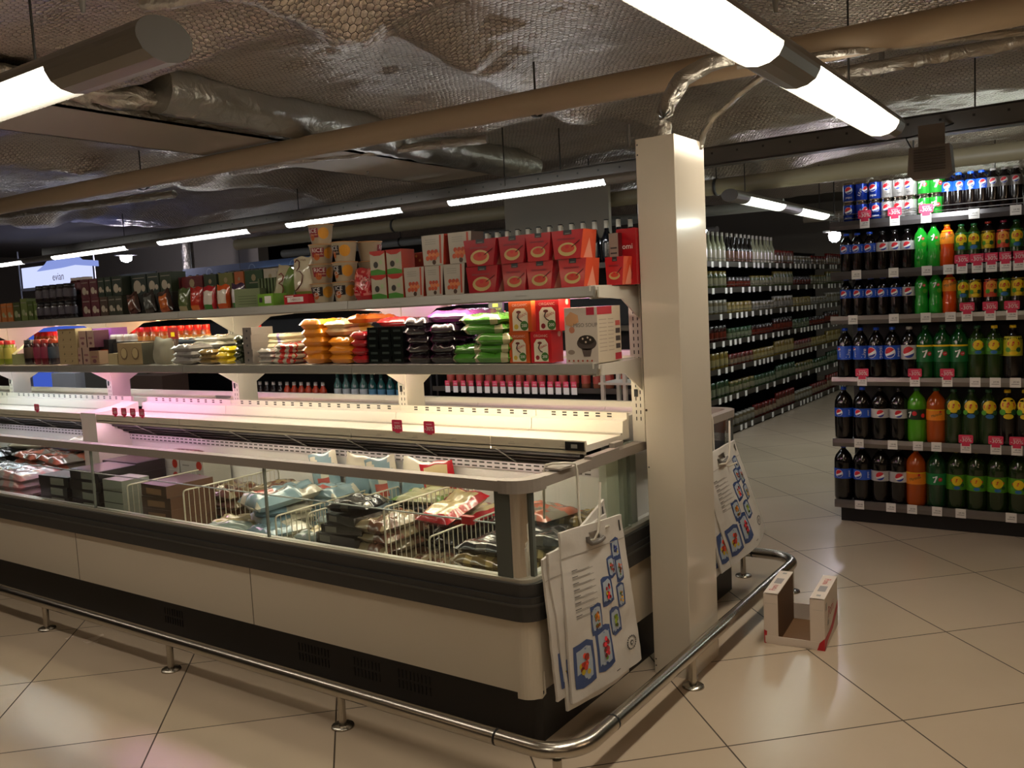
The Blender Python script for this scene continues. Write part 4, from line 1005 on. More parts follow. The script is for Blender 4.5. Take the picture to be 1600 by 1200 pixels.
def tapered(wb, wt, d, h, m, sm, art=None, sart=None):
    mb = MB(); a, b, y = wb/2, wt/2, d/2
    vs = [(-a, -y, 0), (a, -y, 0), (a, y, 0), (-a, y, 0), (-b, -y*.9, h), (b, -y*.9, h), (b, y*.9, h), (-b, y*.9, h)]
    mb.add(vs, [(0, 1, 5, 4), (1, 2, 6, 5), (2, 3, 7, 6), (3, 0, 4, 7), (4, 5, 6, 7), (0, 3, 2, 1)], [m, sm, m, sm, m, m])
    if art: art(mb, lambda u, v, k=1: (u, -y*(1-.1*v/h)-.0008*k, v), wb, h)
    if sart: sart(mb, lambda u, v, k=1: (a+(b-a)*v/h+.0008*k, u, v), d, h)
    return mb
T1, T2, FY = 1.447, 1.180, 2.665
def span(p0, p1, py, Y=FY):
    a, b = onY(p0, py, Y).x, onY(p1, py, Y).x; return (a+b)/2, abs(b-a)
TS, LS = 'on the upper freezer shelf', 'on the lower freezer shelf'
# ---- red soup pouches, top shelf right
SR, SR2, SO = shiny('#a81c28'), shiny('#b8232c'), shiny('#e05a38')
def soup_art(mb, fn, w, h):
    Y_, O_ = mat('#c8b070', .4), mat('#c84830', .4)
    mb.disc(0, h*.33, w*.36, Y_, fn, 18, .62); mb.disc(w*.02, h*.36, w*.27, O_, lambda u, v, k=1: fn(u, v, 2), 16, .5); mb.disc(w*.0, h*.42, w*.08, RED, lambda u, v, k=1: fn(u, v, 3), 10, .8)
    mb.rect(-w*.14, h*.84, w*.18, h*1.0, mat('#2c2c30', .4), fn); mb.rect(-w*.08, h*.87, w*.12, h*.895, GREY, lambda u, v: fn(u, v, 2))
    mb.rect(-w*.38, h*.66, w*.30, h*.72, mat('#8a1420', .4), fn); mb.tube([fn(w*.18, h*.40, 4), fn(w*.5, h*.62, 4)], .0012, BLACK, 4)
def soup_side(mb, fn, d, h): mb.pg([(-d*.30, h*.02), (d*.30, h*.02), (0, h*.72)], mat('#e8987c', .4), fn)
k = 0
for lv, lst in ((0, [(727, 776), (783, 822), (821, 863), (872, 915), (951, 980)]), (1, [(725, 776), (780, 822), (822, 861), (863, 912)])):
    for i, (a, b) in enumerate(lst):
        x, w = span(a, b, 430, FY if i < 4 else 2.80); w = min(w, .15); bright = i in (2, 3, 4)
        mb = tapered(w*.82, w*1.02, .105, .100, SR2 if bright else SR, SO if i >= 3 else SR, soup_art, soup_side)
        put(mb, 'soup_pouch', 'red soup pouch, %s from the left in the %s row %s' % (ORD[i], ['lower', 'upper'][lv], TS), 'food pouch', (x, (FY if i < 4 else 2.77)+.055, T1+lv*.1005), 0, 'red soup pouches on the top shelf')
# ---- tomato cartons
def pomi(mb, fn, w, h): mb.text('Pomi', -w*.02, h*.68, w*.36, PWHITE, fn); mb.rect(-w*.3, h*.1, w*.3, h*.45, mat('#8a1018', .4), fn)
x, w = span(964, 994, 400, 2.84); put(carton(w, .06, .20, mat('#a8101c', .35), None, pomi), 'tomato_carton', 'tall dark red tomato carton with white lettering beside the column, top shelf', 'carton', (x, 2.87, T1))
x, w = span(941, 959, 400, 2.76); put(carton(w*.8, .03, .185, mat('#8f867c', .4), mat('#5a1418', .4), lambda mb, fn, w, h: [mb.rect(-w*.35, h*(.2+.1*i), w*.35, h*(.23+.1*i), INK, fn) for i in range(6)]), 'tomato_carton', 'narrow greyish carton showing its text side, behind the red soup pouches', 'carton', (x, 2.82, T1))
if False: put(carton(.035, .05, .20, PWHITE, RED, lambda mb, fn, w, h: mb.disc(0, h*.4, w*.4, RED, fn)), 'tomato_carton', 'white and red carton half hidden by the column, top shelf', 'carton', (x, 2.72, T1))
# ---- white bags with shrimp pictures
def shr(mb, fn, w, h, seed=0):
    mb.rect(w*.34, h*.05, w*.43, h*.98, mat('#b8442c', .4), fn)
    for q in range(9): mb.disc(w*(-.28+.065*q), h*(.24+.10*((q*5) % 3)), w*.10, mat(['#c8562f', '#b8482c', '#d8804c'][q % 3], .4), lambda u, v: fn(u, v, 1+.3*q), 7)
    for q in range(3): mb.rect(-w*.38, h*(.70+.07*q), w*.15, h*(.715+.07*q), GREY, fn)
    mb.disc(w*.05, h*.1, w*.1, mat('#4a3020', .4), fn, 8)
WB = mat('#bbb4a8', .25, coat=.5)
for lv, lst in ((0, [(628, 660), (661, 690), (690, 724)]), (1, [(656, 697), (700, 737)])):
    for i, (a, b) in enumerate(lst):
        x, w = span(a, b, 430); w = min(w, .115)
        mb = tapered(w*.86, w*1.0, .085, .118 if not lv else .118, WB, mat('#4a3326', .4) if i else mat('#b8341c', .4), shr)
        put(mb, 'noodle_pouch', 'white shrimp-picture pouch, %s from the left in the %s row %s' % (ORD[i], ['lower', 'upper'][lv], TS), 'food pouch', (x, FY+.05, T1+lv*.1185), 0, 'white shrimp pouches on the top shelf')
# ---- little snack boxes, green foot and red crest (animal picture left out)
def snack(mb, fn, w, h):
    mb.pg([(-w/2, h), (-w/2, h*.90), (-w*.2, h*.80), (w*.2, h*.80), (w/2, h*.90), (w/2, h)], mat('#b8342c', .4), fn)
    mb.pg([(-w/2, 0), (w/2, 0), (w/2, h*.14), (0, h*.24), (-w/2, h*.2)], mat('#4a8a34', .4), fn); mb.disc(-w*.12, h*.42, w*.16, mat('#34302c', .5), fn, 10); mb.disc(w*.22, h*.52, w*.12, mat('#a8bc90', .5), fn, 8)
for lv in (0, 1):
    for i, (a, b) in enumerate([(578, 603), (604, 629)]):
        x, w = span(a, b, 440); mb = carton(w*.93, .08, .098, mat('#b6b09c', .4), mat('#a8341c', .4), snack)
        put(mb, 'snack_box', 'small white and red snack box, %s in the %s pair %s' % (['left', 'right'][i], ['lower', 'upper'][lv], TS), 'box', (x, FY+.045, T1+lv*.0985), 0, 'small snack boxes on the top shelf')
x, w = span(634, 668, 405, 2.80); put(carton(w, .08, .185, mat('#a8301c', .4), None, lambda mb, fn, w, h: [mb.disc(w*(-.3+.15*i), h*(.92-.1*(i % 2)), .006, mat('#d88a4a'), fn, 8) for i in range(4)]), 'snack_box', 'orange-red box standing behind the small snack boxes, top shelf', 'box', (x, 2.84, T1))
# ---- bag of dried chillies
def chil(u, v): return shiny('#b8202c') if v < .16 or noise.noise(Vector((u*7, v*9, 0))) > -.1 else shiny('#d87a74')
x, w = span(544, 577, 445)
mb = upright_bag(w, .135, .09, chil, 3)
for i in range(22):
    u, v = random.uniform(-.38, .38)*w, random.uniform(.03, .1); a = random.uniform(0, 3)
    mb.tube([(u, -.046+abs(u)*.3, v), (u+.012*math.cos(a), -.048+abs(u)*.3, v+.012*math.sin(a)), (u+.022*math.cos(a+.5), -.045+abs(u)*.3, v+.022*math.sin(a+.5))], .0016, mat('#e0a8a0', .3), 4)
put(mb, 'chilli_bag', 'clear bag of bright red dried chillies beside the noodle cups, top shelf', 'bag', (x, FY+.05, T1))
# ---- noodle cups
def cup(main, blot, tx):
    def mk():
        o = thing('noodle_cup', 'cup', 'cup'); mb = MB()
        P = [(0, 0), (.041, 0), (.042, .004), (.054, .078), (.056, .080)]
        mb.lathe(P, [main]*4, 24)
        fn = lambda u, v, k=1: ((.042+.012*v/.078+.0008*k)*math.sin(u/.05), -(.042+.012*v/.078+.0008*k)*math.cos(u/.05), v)
        mb.disc(.04, .045, .025, mat('#d0902c', .4), fn, 12); mb.disc(-.02, .03, .016, mat('#b8602c', .4), fn, 12)
        for i in range(6): mb.rect(-.045+i*.01, .028, -.035+i*.01, .068, blot, fn)
        f2 = lambda u, v, k=1: fn(u, v, 3)
        mb.text(tx, -.014, .056, .024, PWHITE, f2); mb.text('noodle', -.004, .040, .012, mat('#d8b8a0', .4), f2) if tx == 'RICE' else mb.text(tx, -.014, .036, .022, PWHITE, f2, rot=.4)
        mb.build('cup_body', o)
        mb = MB(); mb.lathe([(.056, .080), (.0575, .0805), (.0575, .084), (.052, .0845), (0, .0845)], mat('#b98a5a', .35), 24); mb.build('lid', o)
        return o
    return mk
cA = cup(mat('#a8977e', .4), mat('#8a2430', .4), 'RICE'); cB = cup(mat('#aea088', .4), mat('#2a2224', .4), 'RICE'); cC = cup(mat('#b0a288', .4), mat('#1c1a20', .4), 'ICE')
CUPS = [(503, FY+.06, 0, 'C', .5), (503, FY+.06, 1, 'A', .9), (505, FY+.06, 2, 'A', .7), (506, FY+.06, 3, 'A', .25), (538, FY+.06, 0, 'C', .5), (540, FY+.06, 1, 'C', .2), (541, FY+.06, 2, 'B', 0), (580, 2.83, 0, 'A', 2), (580, 2.83, 1, 'C', 2), (580, 2.83, 2, 'A', 2.4)]
for px, Y, lv, ky, rz in CUPS:
    x = onY(px, 430, Y).x
    col_ = {503: 'left', 505: 'left', 506: 'left', 538: 'middle', 540: 'middle', 541: 'middle', 580: 'back right'}[px]
    place('cup'+ky, {'A': cA, 'B': cB, 'C': cC}[ky], (x, Y, T1+lv*.085), rz, 'rice noodle cup, %s from the bottom in the %s column of cups %s' % (ORD[lv], col_, TS), 'stacked noodle cups')
# ---- rice bags and the small red box
def ricep(u, v): return shiny('#c6bda2') if not (v < .1) else shiny('#7a9a4c')
def swash(mb, w, h, y, m):
    pts = [(-.15, .85), (-.05, .92), (.08, .86), (.05, .72), (-.1, .62), (.08, .6), (.2, .5), (.12, .3), (-.08, .16), (-.22, .1)]
    mb.tube([(a*w, y, b*h) for a, b in pts], .0028, m, 5)
x, w = span(446, 486, 440)
mb = upright_bag(.125, .165, .06, ricep, 9); swash(mb, .125, .165, -.034, mat('#5a2c1c', .4)); mb.text('Premium', 0, .150, .016, mat('#6a3c28', .4), front(-.012))
put(mb, 'rice_bag', 'large cream rice bag with a brown brush swirl standing on the small red box', 'bag', (x, FY+.04, T1+.043))
mb = upright_bag(.12, .185, .06, lambda u, v: shiny('#b9b092') if u < .6 else shiny('#6d8a44'), 11); swash(mb, .12, .165, -.034, mat('#7a2c1c', .4))
put(mb, 'rice_bag', 'cream and green rice bag leaning left of the large rice bag', 'bag', (onY(428, 440, 2.72).x, 2.76, T1), (.0, .30, .1))
def tab(mb, fn, w, h): mb.rect(-w*.36, h*.22, w*.30, h*.74, PWHITE, fn); mb.text('TABASCO', -w*.03, h*.48, h*.36, mat('#a01c24', .4), lambda u, v: fn(u, v, 2), sx=.95); mb.rect(-w*.45, h*.8, -w*.1, h*.9, PWHITE, fn)
x, w = span(444, 482, 470, 2.65); put(carton(w, .09, .042, mat('#b81c28', .35), None, tab), 'sauce_box', 'small red box with a white name panel at the foot of the large rice bag', 'box', (x, 2.65+.045, T1))
x, w = span(403, 427, 470, 2.65); put(carton(w, .08, .055, mat('#6fa02c', .4), None, lambda mb, fn, w, h: (mb.rect(-w*.05, h*.2, w*.38, h*.8, PWHITE, fn), mb.rect(-w*.4, h*.3, -w*.2, h*.7, DARKG, fn))), 'seaweed_box', 'low bright green tray box with a white label, left of the rice bags', 'box', (x, 2.65+.04, T1))
for i in range(6):
    x = onY(400+i*5, 440, 2.72).x; put(carton(.012, .06, .075, mat('#5c6a48', .4), mat('#4a5638', .4)), 'seaweed_pack', 'thin grey-green seaweed pack, %s from the left in the row above the green tray box' % ORD[i], 'packet', (x, 2.765, T1+.056), 0, 'seaweed packs above the green tray')
x, w = span(402, 428, 470, 2.735); put(carton(.20, .08, .055, mat('#53613a', .4)), 'seaweed_box', 'dull green box under the row of thin seaweed packs', 'box', (onY(413, 440, 2.76).x, 2.765, T1))
x, w = span(371, 400, 465); put(carton(w, .08, .085, mat('#74805c', .4), None, lambda mb, fn, w, h: [mb.rect(-w*.35, h*(.15+.14*i), w*.35, h*(.19+.14*i), mat('#59643f'), fn) for i in range(4)]), 'seaweed_box', 'sage green box with dark lines between the white pouch and the bright green tray', 'box', (x, FY+.03, T1), .35)
# ---- row of small foil pouches
PQ = [(352, 376, '#cfc8ca', '#46304a', '#3c7a3c'), (331, 351, '#d8cdbc', '#c8501c', '#c8501c'), (308, 330, '#d4cbbf', '#b01c28', '#3c7a34'), (290, 307, '#b83424', '#a82420', '#c86a2c'), (270, 289, '#5c6a40', '#4a5a34', '#a89a74'), (240, 263, '#b8622c', '#3c2420', '#9a4a28'), (215, 239, '#50524e', '#2a2624', '#38322e'), (190, 213, '#6a4436', '#3a201c', '#48241e')]
PN = ['white and purple', 'white and orange', 'white and red', 'bright red', 'olive green', 'dark orange', 'dark grey', 'dull brown']
for i, (a, b, m1, m2, m3) in enumerate(PQ):
    x, w = span(a, b, 465); w = min(w, .085)
    pt = (lambda m1, m2, m3: lambda u, v: shiny(m2) if v > .80 or u < .12 or u > .88 else (shiny(m3) if v < .25 else shiny(m1)))(m1, m2, m3)
    put(upright_bag(w, .115, .045, pt, 20+i), 'snack_pouch', '%s foil pouch in the row of small pouches %s' % (PN[i], TS), 'food pouch', (x, FY+.035, T1), (0, 0, .1) if i < 5 else (-.05, -.28, .15), 'small foil pouches on the top shelf')
for i, (a, b, h, cm) in enumerate([(258, 280, '#5c1c20', 'maroon'), (283, 316, '#621c22', 'wide maroon'), (318, 338, '#2e3a24', 'dark green'), (341, 364, '#6a6a34', 'olive'), (366, 381, '#a85a2c', 'orange and white'), (382, 411, '#22401f', 'bottle green'), (412, 433, '#b0a898', 'off-white and brown')]):
    x, w = span(a, b, 435, 2.80)
    for lv in (0, 1):
        put(carton(w*.96, .08, .089, mat(h, .4), mat(h, .5), lambda mb, fn, w, h: (mb.disc(0, h*.6, w*.13, mat('#9a8a6a', .5), fn, 8), mb.rect(-w*.25, h*.3, w*.25, h*.36, mat('#8a8270', .5), fn))), 'tea_box', '%s tea box, %s of two stacked behind the small foil pouches' % (cm, ['lower', 'upper'][lv]), 'box', (x, 2.84, T1+lv*.0895), 0, 'tea boxes at the back of the top shelf')
# ---- left end of the top shelf
def dots(c): return lambda mb, fn, w, h: (mb.disc(-w*.1, h*.38, w*.26, mat(c, .5), fn, 12), mb.disc(w*.28, h*.30, w*.14, mat('#b8ac9a', .5), fn, 8), mb.rect(-w*.4, h*.8, w*.4, h*.84, mat('#8a847a'), fn))
LB = [(126, 139, 0, '#5a2830', 'maroon'), (140, 153, 0, '#5c2a32', 'maroon'), (154, 166, 0, '#4a3a30', 'brown'), (167, 178, 0, '#3c3c30', 'brown-green'), (178, 189, 0, '#3a3c30', 'brown-green'),
      (126, 139, 1, '#56242c', 'maroon'), (140, 152, 1, '#5c2c34', 'maroon'), (153, 163, 1, '#243024', 'dark green'), (164, 174, 1, '#1f2d20', 'dark green'), (175, 191, 1, '#1e281c', 'blackish green'), (192, 216, 1, '#24302a', 'blackish green'), (217, 236, 1, '#26322a', 'blackish green'), (237, 255, 1, '#2c3824', 'dark olive')]
seen = {}
for i, (a, b, lv, h, nm) in enumerate(LB):
    x, w = span(a, b, 465, 2.70); seen[(lv)] = seen.get(lv, 0)+1
    if lv and a > 180: put(carton(w*.97, .09, .105, mat('#2a2c24', .4)), 'cereal_box', 'plain dark box under the upper row of dark boxes, %s from the right' % ORD[seen[lv]-6], 'box', (x, 2.80, T1)); Y = 2.80
    else: Y = 2.75
    put(carton(w*.97, .09, .105, mat(h, .4), None, dots('#b0a694')), 'cereal_box', '%s box with round picture, %s from the left in the %s row %s' % (nm, ORD[seen[lv]-1], ['lower', 'upper'][lv], TS), 'box', (x, Y, T1+lv*.1055), 0, 'dark boxes at the left of the top shelf')
def djar(body, lid, lab, h=.1, r=.035):
    def mk():
        o = thing('food_jar', 'jar', 'jar'); mb = MB(); mb.lathe([(0, 0), (r*.95, 0), (r, .006), (r, h*.25), (r, h*.7), (r*.8, h*.86)], [body, body, body, lab, body], 16); mb.build('jar_body', o)
        MB().lathe([(r*.85, h*.84), (r*.85, h), (0, h)], lid, 16).build('lid', o); return o
    return mk
dj = djar(mat('#201a1e', .2, coat=.4), mat('#141216', .4), mat('#3c3440', .5)); dm = djar(mat('#44181c', .2, coat=.4), mat('#c9c4c2', .4), mat('#6a3038', .5)); 
for i, px in enumerate([66, 77, 88, 99, 110]):
    for lv in (0, 1): place('dj', dj, (onY(px, 470, 2.72).x, 2.72, T1+lv*.1005), 0, 'dark jar, %s from the left in the %s row of dark jars %s' % (ORD[i], ['lower', 'upper'][lv], TS), 'dark jars on the top shelf')
for i, px in enumerate([119, 128, 137]): place('dm', dm, (onY(px, 440, 2.86).x, 2.86, T1+.14), 0, 'red jar with a white lid, %s of three showing above the maroon boxes' % ORD[i], 'white-lidded jars on the top shelf')
put(carton(.25, .09, .139, mat('#3a2a26', .6)), 'cereal_box', 'plain brown case carrying the three white-lidded jars', 'box', (onY(128, 440, 2.86).x, 2.86, T1))
for i, (a, b, h, nm) in enumerate([(-14, -1, '#a8683c', 'orange'), (0, 8, '#b8703c', 'orange'), (9, 18, '#b06a38', 'orange'), (19, 30, '#48502c', 'dark green'), (31, 41, '#6d7a44', 'pale green'), (42, 50, '#4c5c2c', 'green'), (51, 60, '#5c7034', 'green')]):
    x, w = span(a, b, 480, 2.70); put(carton(w*.95, .09, .115 if h != '#6d7a44' else .135, mat(h, .4), None, dots('#9aa07a')), 'biscuit_box', '%s box, %s from the left, far left end %s' % (nm, ORD[i], TS), 'box', (x, 2.75, T1), 0, 'boxes at the far left of the top shelf')

# ---- lower shelf
def miso(mb, fn, w, h):
    mb.rect(w*.18, h*.86, w*.42, h, mat('#a8283c', .4), fn); mb.text('MISO SOUP', w*.14, h*.68, w*.145, mat('#6a6460', .4), fn)
    mb.disc(w*.16, h*.36, w*.30, mat('#4a403c', .4), fn, 20, .62); mb.disc(w*.16, h*.42, w*.25, mat('#2e2622', .4), lambda u, v, k=1: fn(u, v, 2), 18, .5)
    mb.pg([(w*-.0, h*.26), (w*.32, h*.26), (w*.26, h*.12), (w*.06, h*.12)], mat('#5c504a', .4), fn)
    for a, b in ((.05, .44), (.2, .46), (.14, .38), (.28, .42)): mb.disc(w*a, h*b, w*.03, mat('#c8b8a4'), lambda u, v: fn(u, v, 3), 6)
    mb.pg([(-w*.48, h*.82), (-w*.3, h*.93), (-w*.08, h*.86), (-w*.06, h*.74), (-w*.3, h*.66), (-w*.46, h*.7)], mat('#c8986c', .4), fn); mb.disc(-w*.28, h*.6, w*.09, mat('#b8785c'), fn, 10); mb.disc(-w*.32, h*.2, w*.11, mat('#8a7a6c'), fn, 10, .6)
    for i in range(6): mb.disc(-w*.4+i*w*.14, h*.045, w*.03, mat('#b04a30'), fn, 6)
def misos(mb, fn, d, h):
    mb.rect(-d*.5, h*.86, d*.12, h, mat('#b83440', .4), fn); mb.rect(d*.22, h*.02, d*.5, h*.14, mat('#b83440', .4), fn)
    for i in range(9): mb.rect(-d*.44, h*(.2+.07*i), -d*.12, h*(.215+.07*i), mat('#b0a090'), fn); mb.rect(-d*.06, h*(.2+.07*i), d*.18, h*(.215+.07*i), mat('#b0a090'), fn)
    for i in range(4): mb.rect(d*.26, h*(.22+.14*i), d*.46, h*(.31+.14*i), mat('#b8544a') if i == 3 else mat('#4a4240'), fn)
x, w = span(883, 934, 525, 2.64); put(carton(w, .17, .195, mat('#c4b8aa', .4), mat('#cdbfa8', .4), miso, misos), 'soup_box', 'large pale miso soup box at the right end of the lower shelf', 'box', (x, 2.64+.085, T2))
def org(c2):
    def a(mb, fn, w, h):
        W_ = mat('#d8d0b8', .4)
        pts = [(-w*.34, h*.04), (w*.34, h*.04), (w*.34, h*.62), (w*.2, h*.76), (-w*.2, h*.76), (-w*.34, h*.62)]
        mb.pg(pts, W_, fn); f2 = lambda u, v, k=1: fn(u, v, 2)
        mb.disc(-w*.05, h*.64, w*.11, mat('#6a2c24'), f2, 10, .5); mb.tube([fn(-w*.05, h*.6, 3), fn(-w*.12, h*.48, 3), fn(-w*.02, h*.38, 3), fn(w*.08, h*.34, 3)], .0022, mat('#3a2420'), 4)
        mb.text('ASIAN', w*.1, h*.52, w*.15, mat('#b02c28'), f2, rot=.35); mb.disc(w*.18, h*.2, w*.18, mat('#3c6c2c'), f2, 14); mb.text('200', w*.18, h*.2, w*.16, PWHITE, lambda u, v: fn(u, v, 3))
        mb.disc(-w*.18, h*.17, w*.1, c2, f2, 8); mb.text('ORGANIC', 0, h*.86, w*.15, mat('#e0b0a0'), fn)
    return a
for lv, lst in ((0, [(795, 826, 0), (829, 861, 1)]), (1, [(797, 832, 0), (838, 876, 1)])):
    for i, (a, b, rd) in enumerate(lst):
        x, w = span(a, b, 530); w = min(w, .1)
        put(carton(w, .08, .114, mat('#b8501c', .35) if not rd else mat('#b81c24', .35), mat('#b8561c', .35) if not rd else mat('#c4201c', .35), org(mat('#c8a83c') if not rd else mat('#8a1c24')), lambda mb, fn, d, h: mb.disc(d*.2, h*.9, d*.14, mat('#d8b8a0'), fn, 8)), 'drink_mix_box',
            '%s organic drink box, %s row, beside the miso soup box' % (['orange', 'red'][rd], ['lower', 'upper'][lv]), 'box', (x, FY+.04, T2+lv*.1145), 0)
def pile(px, py_, n, w, l, t, paint, name, look, where, Y=FY, cat='bag', seed=0, lv0=0, dx=.008, wr=.1, base=T2, grp=None, p_=510):
    x = onY(px, p_, Y).x
    for i in range(n):
        mb = pillow(w, l, t, paint, seed+i*3, wr, eu=7, ev=18)
        put(mb, name, '%s, %s from the bottom of %s' % (look, ORD[i], where), cat, (x+random.uniform(-dx, dx), Y+l/2-.01+random.uniform(-.006, .006), base+lv0+i*t*.86), random.uniform(-.08, .08), grp or look+' pile')
def two(a, b, f=.45): return lambda u, v: shiny(a) if v < f else shiny(b)
gp = lambda u, v: shiny('#4a8a2c') if noise.noise(Vector((u*3, v*3, 2))) > -.15 else (shiny('#2f5c20') if noise.noise(Vector((u*3, v*3, 9))) > -.2 else shiny('#b8b48a'))
pile(768, 0, 3, .17, .22, .040, gp, 'vegetable_bag', 'glossy green bag', 'the right-hand green pile %s' % LS, seed=5)
pile(728, 0, 2, .16, .22, .038, gp, 'vegetable_bag', 'glossy green bag', 'the left-hand green pile %s' % LS, seed=15)
pile(752, 0, 2, .20, .22, .042, gp, 'vegetable_bag', 'large glossy green bag', 'the pair lying across the green piles', seed=25, lv0=.108)
dkp = lambda u, v: shiny('#1c1018') if noise.noise(Vector((u*4, v*4, 1))) > -.25 else shiny('#5c2448')
pile(690, 0, 4, .13, .2, .042, dkp, 'rice_cake_bag', 'dark purple bag', 'the purple pile left of the green bags', seed=31)
pile(652, 0, 5, .12, .2, .041, dkp, 'rice_cake_bag', 'blackish purple bag', 'the purple pile right of the black packs', seed=41)
pile(700, 0, 1, .22, .22, .045, lambda u, v: shiny('#8a3a80'), 'rice_cake_bag', 'bright magenta bag', 'the bags lying across the purple pile', seed=51, lv0=.16, Y=2.70)
for j, px in enumerate((583, 602, 621)):
    for i in range(5):
        x = onY(px, 540, FY).x; put(carton(.062, .12, .030, shiny('#0e1412'), shiny('#161414'), lambda mb, fn, w, h: mb.rect(-w*.3, h*.3, w*.3, h*.6, mat('#24302c'), fn)), 'seaweed_pack', 'small black pack, %s from the bottom in the %s black column %s' % (ORD[i], ['left', 'middle', 'right'][j], LS), 'packet', (x+random.uniform(-.003, .003), FY+.06, T2+i*.0303), random.uniform(-.06, .06), 'black packs in columns')
for i in range(4):
    x = onY(560, 540, FY).x; put(pillow(.085, .14, .036, solid(shiny('#a8141c')), 60+i, .05), 'spice_pack', 'crimson pack, %s from the bottom of the crimson column %s' % (ORD[i], LS), 'packet', (x, FY+.065, T2+i*.0335), random.uniform(-.05, .05), 'crimson packs in a column')
org_ = lambda u, v: shiny('#d8861c') if v < .75 else shiny('#d8a41c')
pile(487, 0, 5, .125, .20, .044, org_, 'noodle_bag', 'orange bag', 'the tall orange pile %s' % LS, seed=71, wr=.05)
pile(531, 0, 3, .135, .20, .042, org_, 'noodle_bag', 'orange bag', 'the low orange pile %s' % LS, seed=81, wr=.05)
clr = lambda u, v: shiny('#d8b84c') if v > .5 else shiny('#c8ae84')
pile(522, 0, 2, .12, .2, .036, clr, 'noodle_bag', 'pale noodle bag', 'the pale bags on top of the low orange pile', seed=91, lv0=.12, Y=2.69)
pile(560, 0, 1, .12, .2, .036, lambda u, v: shiny('#d8701c'), 'noodle_bag', 'deep orange bag', 'the bags right of the pale noodle bags', seed=95, lv0=.17, Y=2.70)
pile(614, 0, 1, .17, .12, .034, lambda u, v: shiny('#c81c1c'), 'snack_bag', 'red and white bag', 'the bags lying above the black packs', seed=97, lv0=.152, Y=2.72)
pile(600, 0, 1, .2, .12, .03, lambda u, v: shiny('#cfc8b4'), 'snack_bag', 'white bag', 'the bags lying behind the black packs', seed=99, lv0=.0, Y=2.80)
ap = lambda u, v: shiny('#b82420') if noise.noise(Vector((u*3.5, v*3, 4))) > -.05 else shiny('#b0aa9a')
pile(440, 0, 4, .13, .18, .026, ap, 'dried_fruit_bag', 'crumpled red and silver bag', 'the pile left of the tall orange one', seed=101)
pile(412, 0, 3, .09, .18, .026, solid(shiny('#8f8a84')), 'dried_fruit_bag', 'crumpled grey bag', 'the grey pile beside the grey packs', seed=111)
pile(430, 0, 3, .17, .16, .028, lambda u, v: shiny('#cfc6a4') if abs(u-.7) > .05 else shiny('#8a7ab0'), 'pasta_pack', 'cream pasta pack', 'the pasta packs behind the red and silver bags', seed=121, lv0=.06 , Y=2.77, wr=.02)
put(carton(.2, .14, .06, mat('#6a6458', .5)), 'pasta_box', 'plain grey-brown box under the cream pasta packs', 'box', (onY(430, 510, 2.77).x, 2.84, T2))
for i in range(5): put(carton(.06, .13, .034, mat('#77706a', .35), None, lambda mb, fn, w, h: mb.disc(0, h*.55, w*.1, INK, fn, 8)), 'grey_pack', 'grey vacuum pack, %s from the bottom of the grey column %s' % (ORD[i], LS), 'packet', (onY(387, 540, FY).x, FY+.065, T2+i*.0343), random.uniform(-.04, .04), 'grey packs in a column')
pile(370, 0, 5, .055, .16, .030, solid(shiny('#2c3420')), 'herb_pack', 'dark green knobbly pack', 'the dark green column %s' % LS, seed=131, cat='packet')
pile(348, 0, 3, .085, .16, .030, lambda u, v: shiny('#d0b414') if noise.noise(Vector((u*6, v*6, 3))) > -.3 else shiny('#7a6a14'), 'lemon_bag', 'bright yellow bag', 'the yellow pile %s' % LS, seed=141)
pile(318, 0, 3, .11, .16, .026, lambda u, v: shiny('#7a6438') if v < .5 else shiny('#3c3424'), 'cereal_bag', 'brownish bag', 'the brown pile left of the yellow one', seed=151)
pile(282, 0, 3, .17, .2, .036, two('#8f8a86', '#b0aca0', .6), 'flour_bag', 'silver-grey bag', 'the silver-grey pile %s' % LS, seed=161)
pile(322, 0, 2, .24, .15, .032, solid(shiny('#aaa696')), 'flour_bag', 'long off-white bag', 'the off-white bags behind the yellow and brown piles', seed=171, Y=2.79, lv0=.075)
put(carton(.26, .13, .075, mat('#5c5a52', .5)), 'flour_box', 'dull grey box under the long off-white bags', 'box', (onY(322, 510, 2.79).x, 2.86, T2))
pile(252, 0, 2, .16, .2, .034, solid(shiny('#5a6a78')), 'flour_bag', 'bluish foil bag', 'the bluish bags behind the kraft boxes', seed=181, Y=2.79, lv0=.06)
put(carton(.18, .14, .06, mat('#7a7264', .5)), 'flour_box', 'plain box under the bluish foil bags', 'box', (onY(252, 510, 2.79).x, 2.86, T2))
put(upright_bag(.12, .135, .08, solid(mat('#8a8472', .7)), 191), 'paper_sack', 'squat beige paper sack leaning left of the silver-grey bags', 'sack', (onY(240, 540, FY).x, FY+.05, T2), (0, .12, .2))
put(carton(.085, .003, .06, mat('#8a1c1c', .4), None, lambda mb, fn, w, h: mb.rect(-w*.2, h*.2, w*.2, h*.6, YEL, fn)), 'display_card', 'dark red display card standing up behind the silver-grey bags', 'card', (onY(268, 510, 2.78).x, 2.785, T2+.125), (0, 0, 0))
put(carton(.1, .02, .125, mat('#6a5a50', .5)), 'display_block', 'brownish block carrying the dark red display card', 'box', (onY(268, 510, 2.80).x, 2.79, T2))
KR = mat('#a08a64', .6)
def faces(mb, fn, w, h):
    for s_ in (-.24, .22): 
        mb.disc(w*s_, h*.5, w*.15, mat('#6a5438'), fn, 12); mb.disc(w*s_, h*.53, w*.12, mat('#b8a478'), lambda u, v: fn(u, v, 2), 12)
x, w = span(184, 222, 550); put(carton(w, .09, .115, KR, mat('#4a4638', .5), faces), 'kraft_box', 'kraft box with two round pictures on its front, lower shelf left part', 'box', (x, FY+.045, T2))
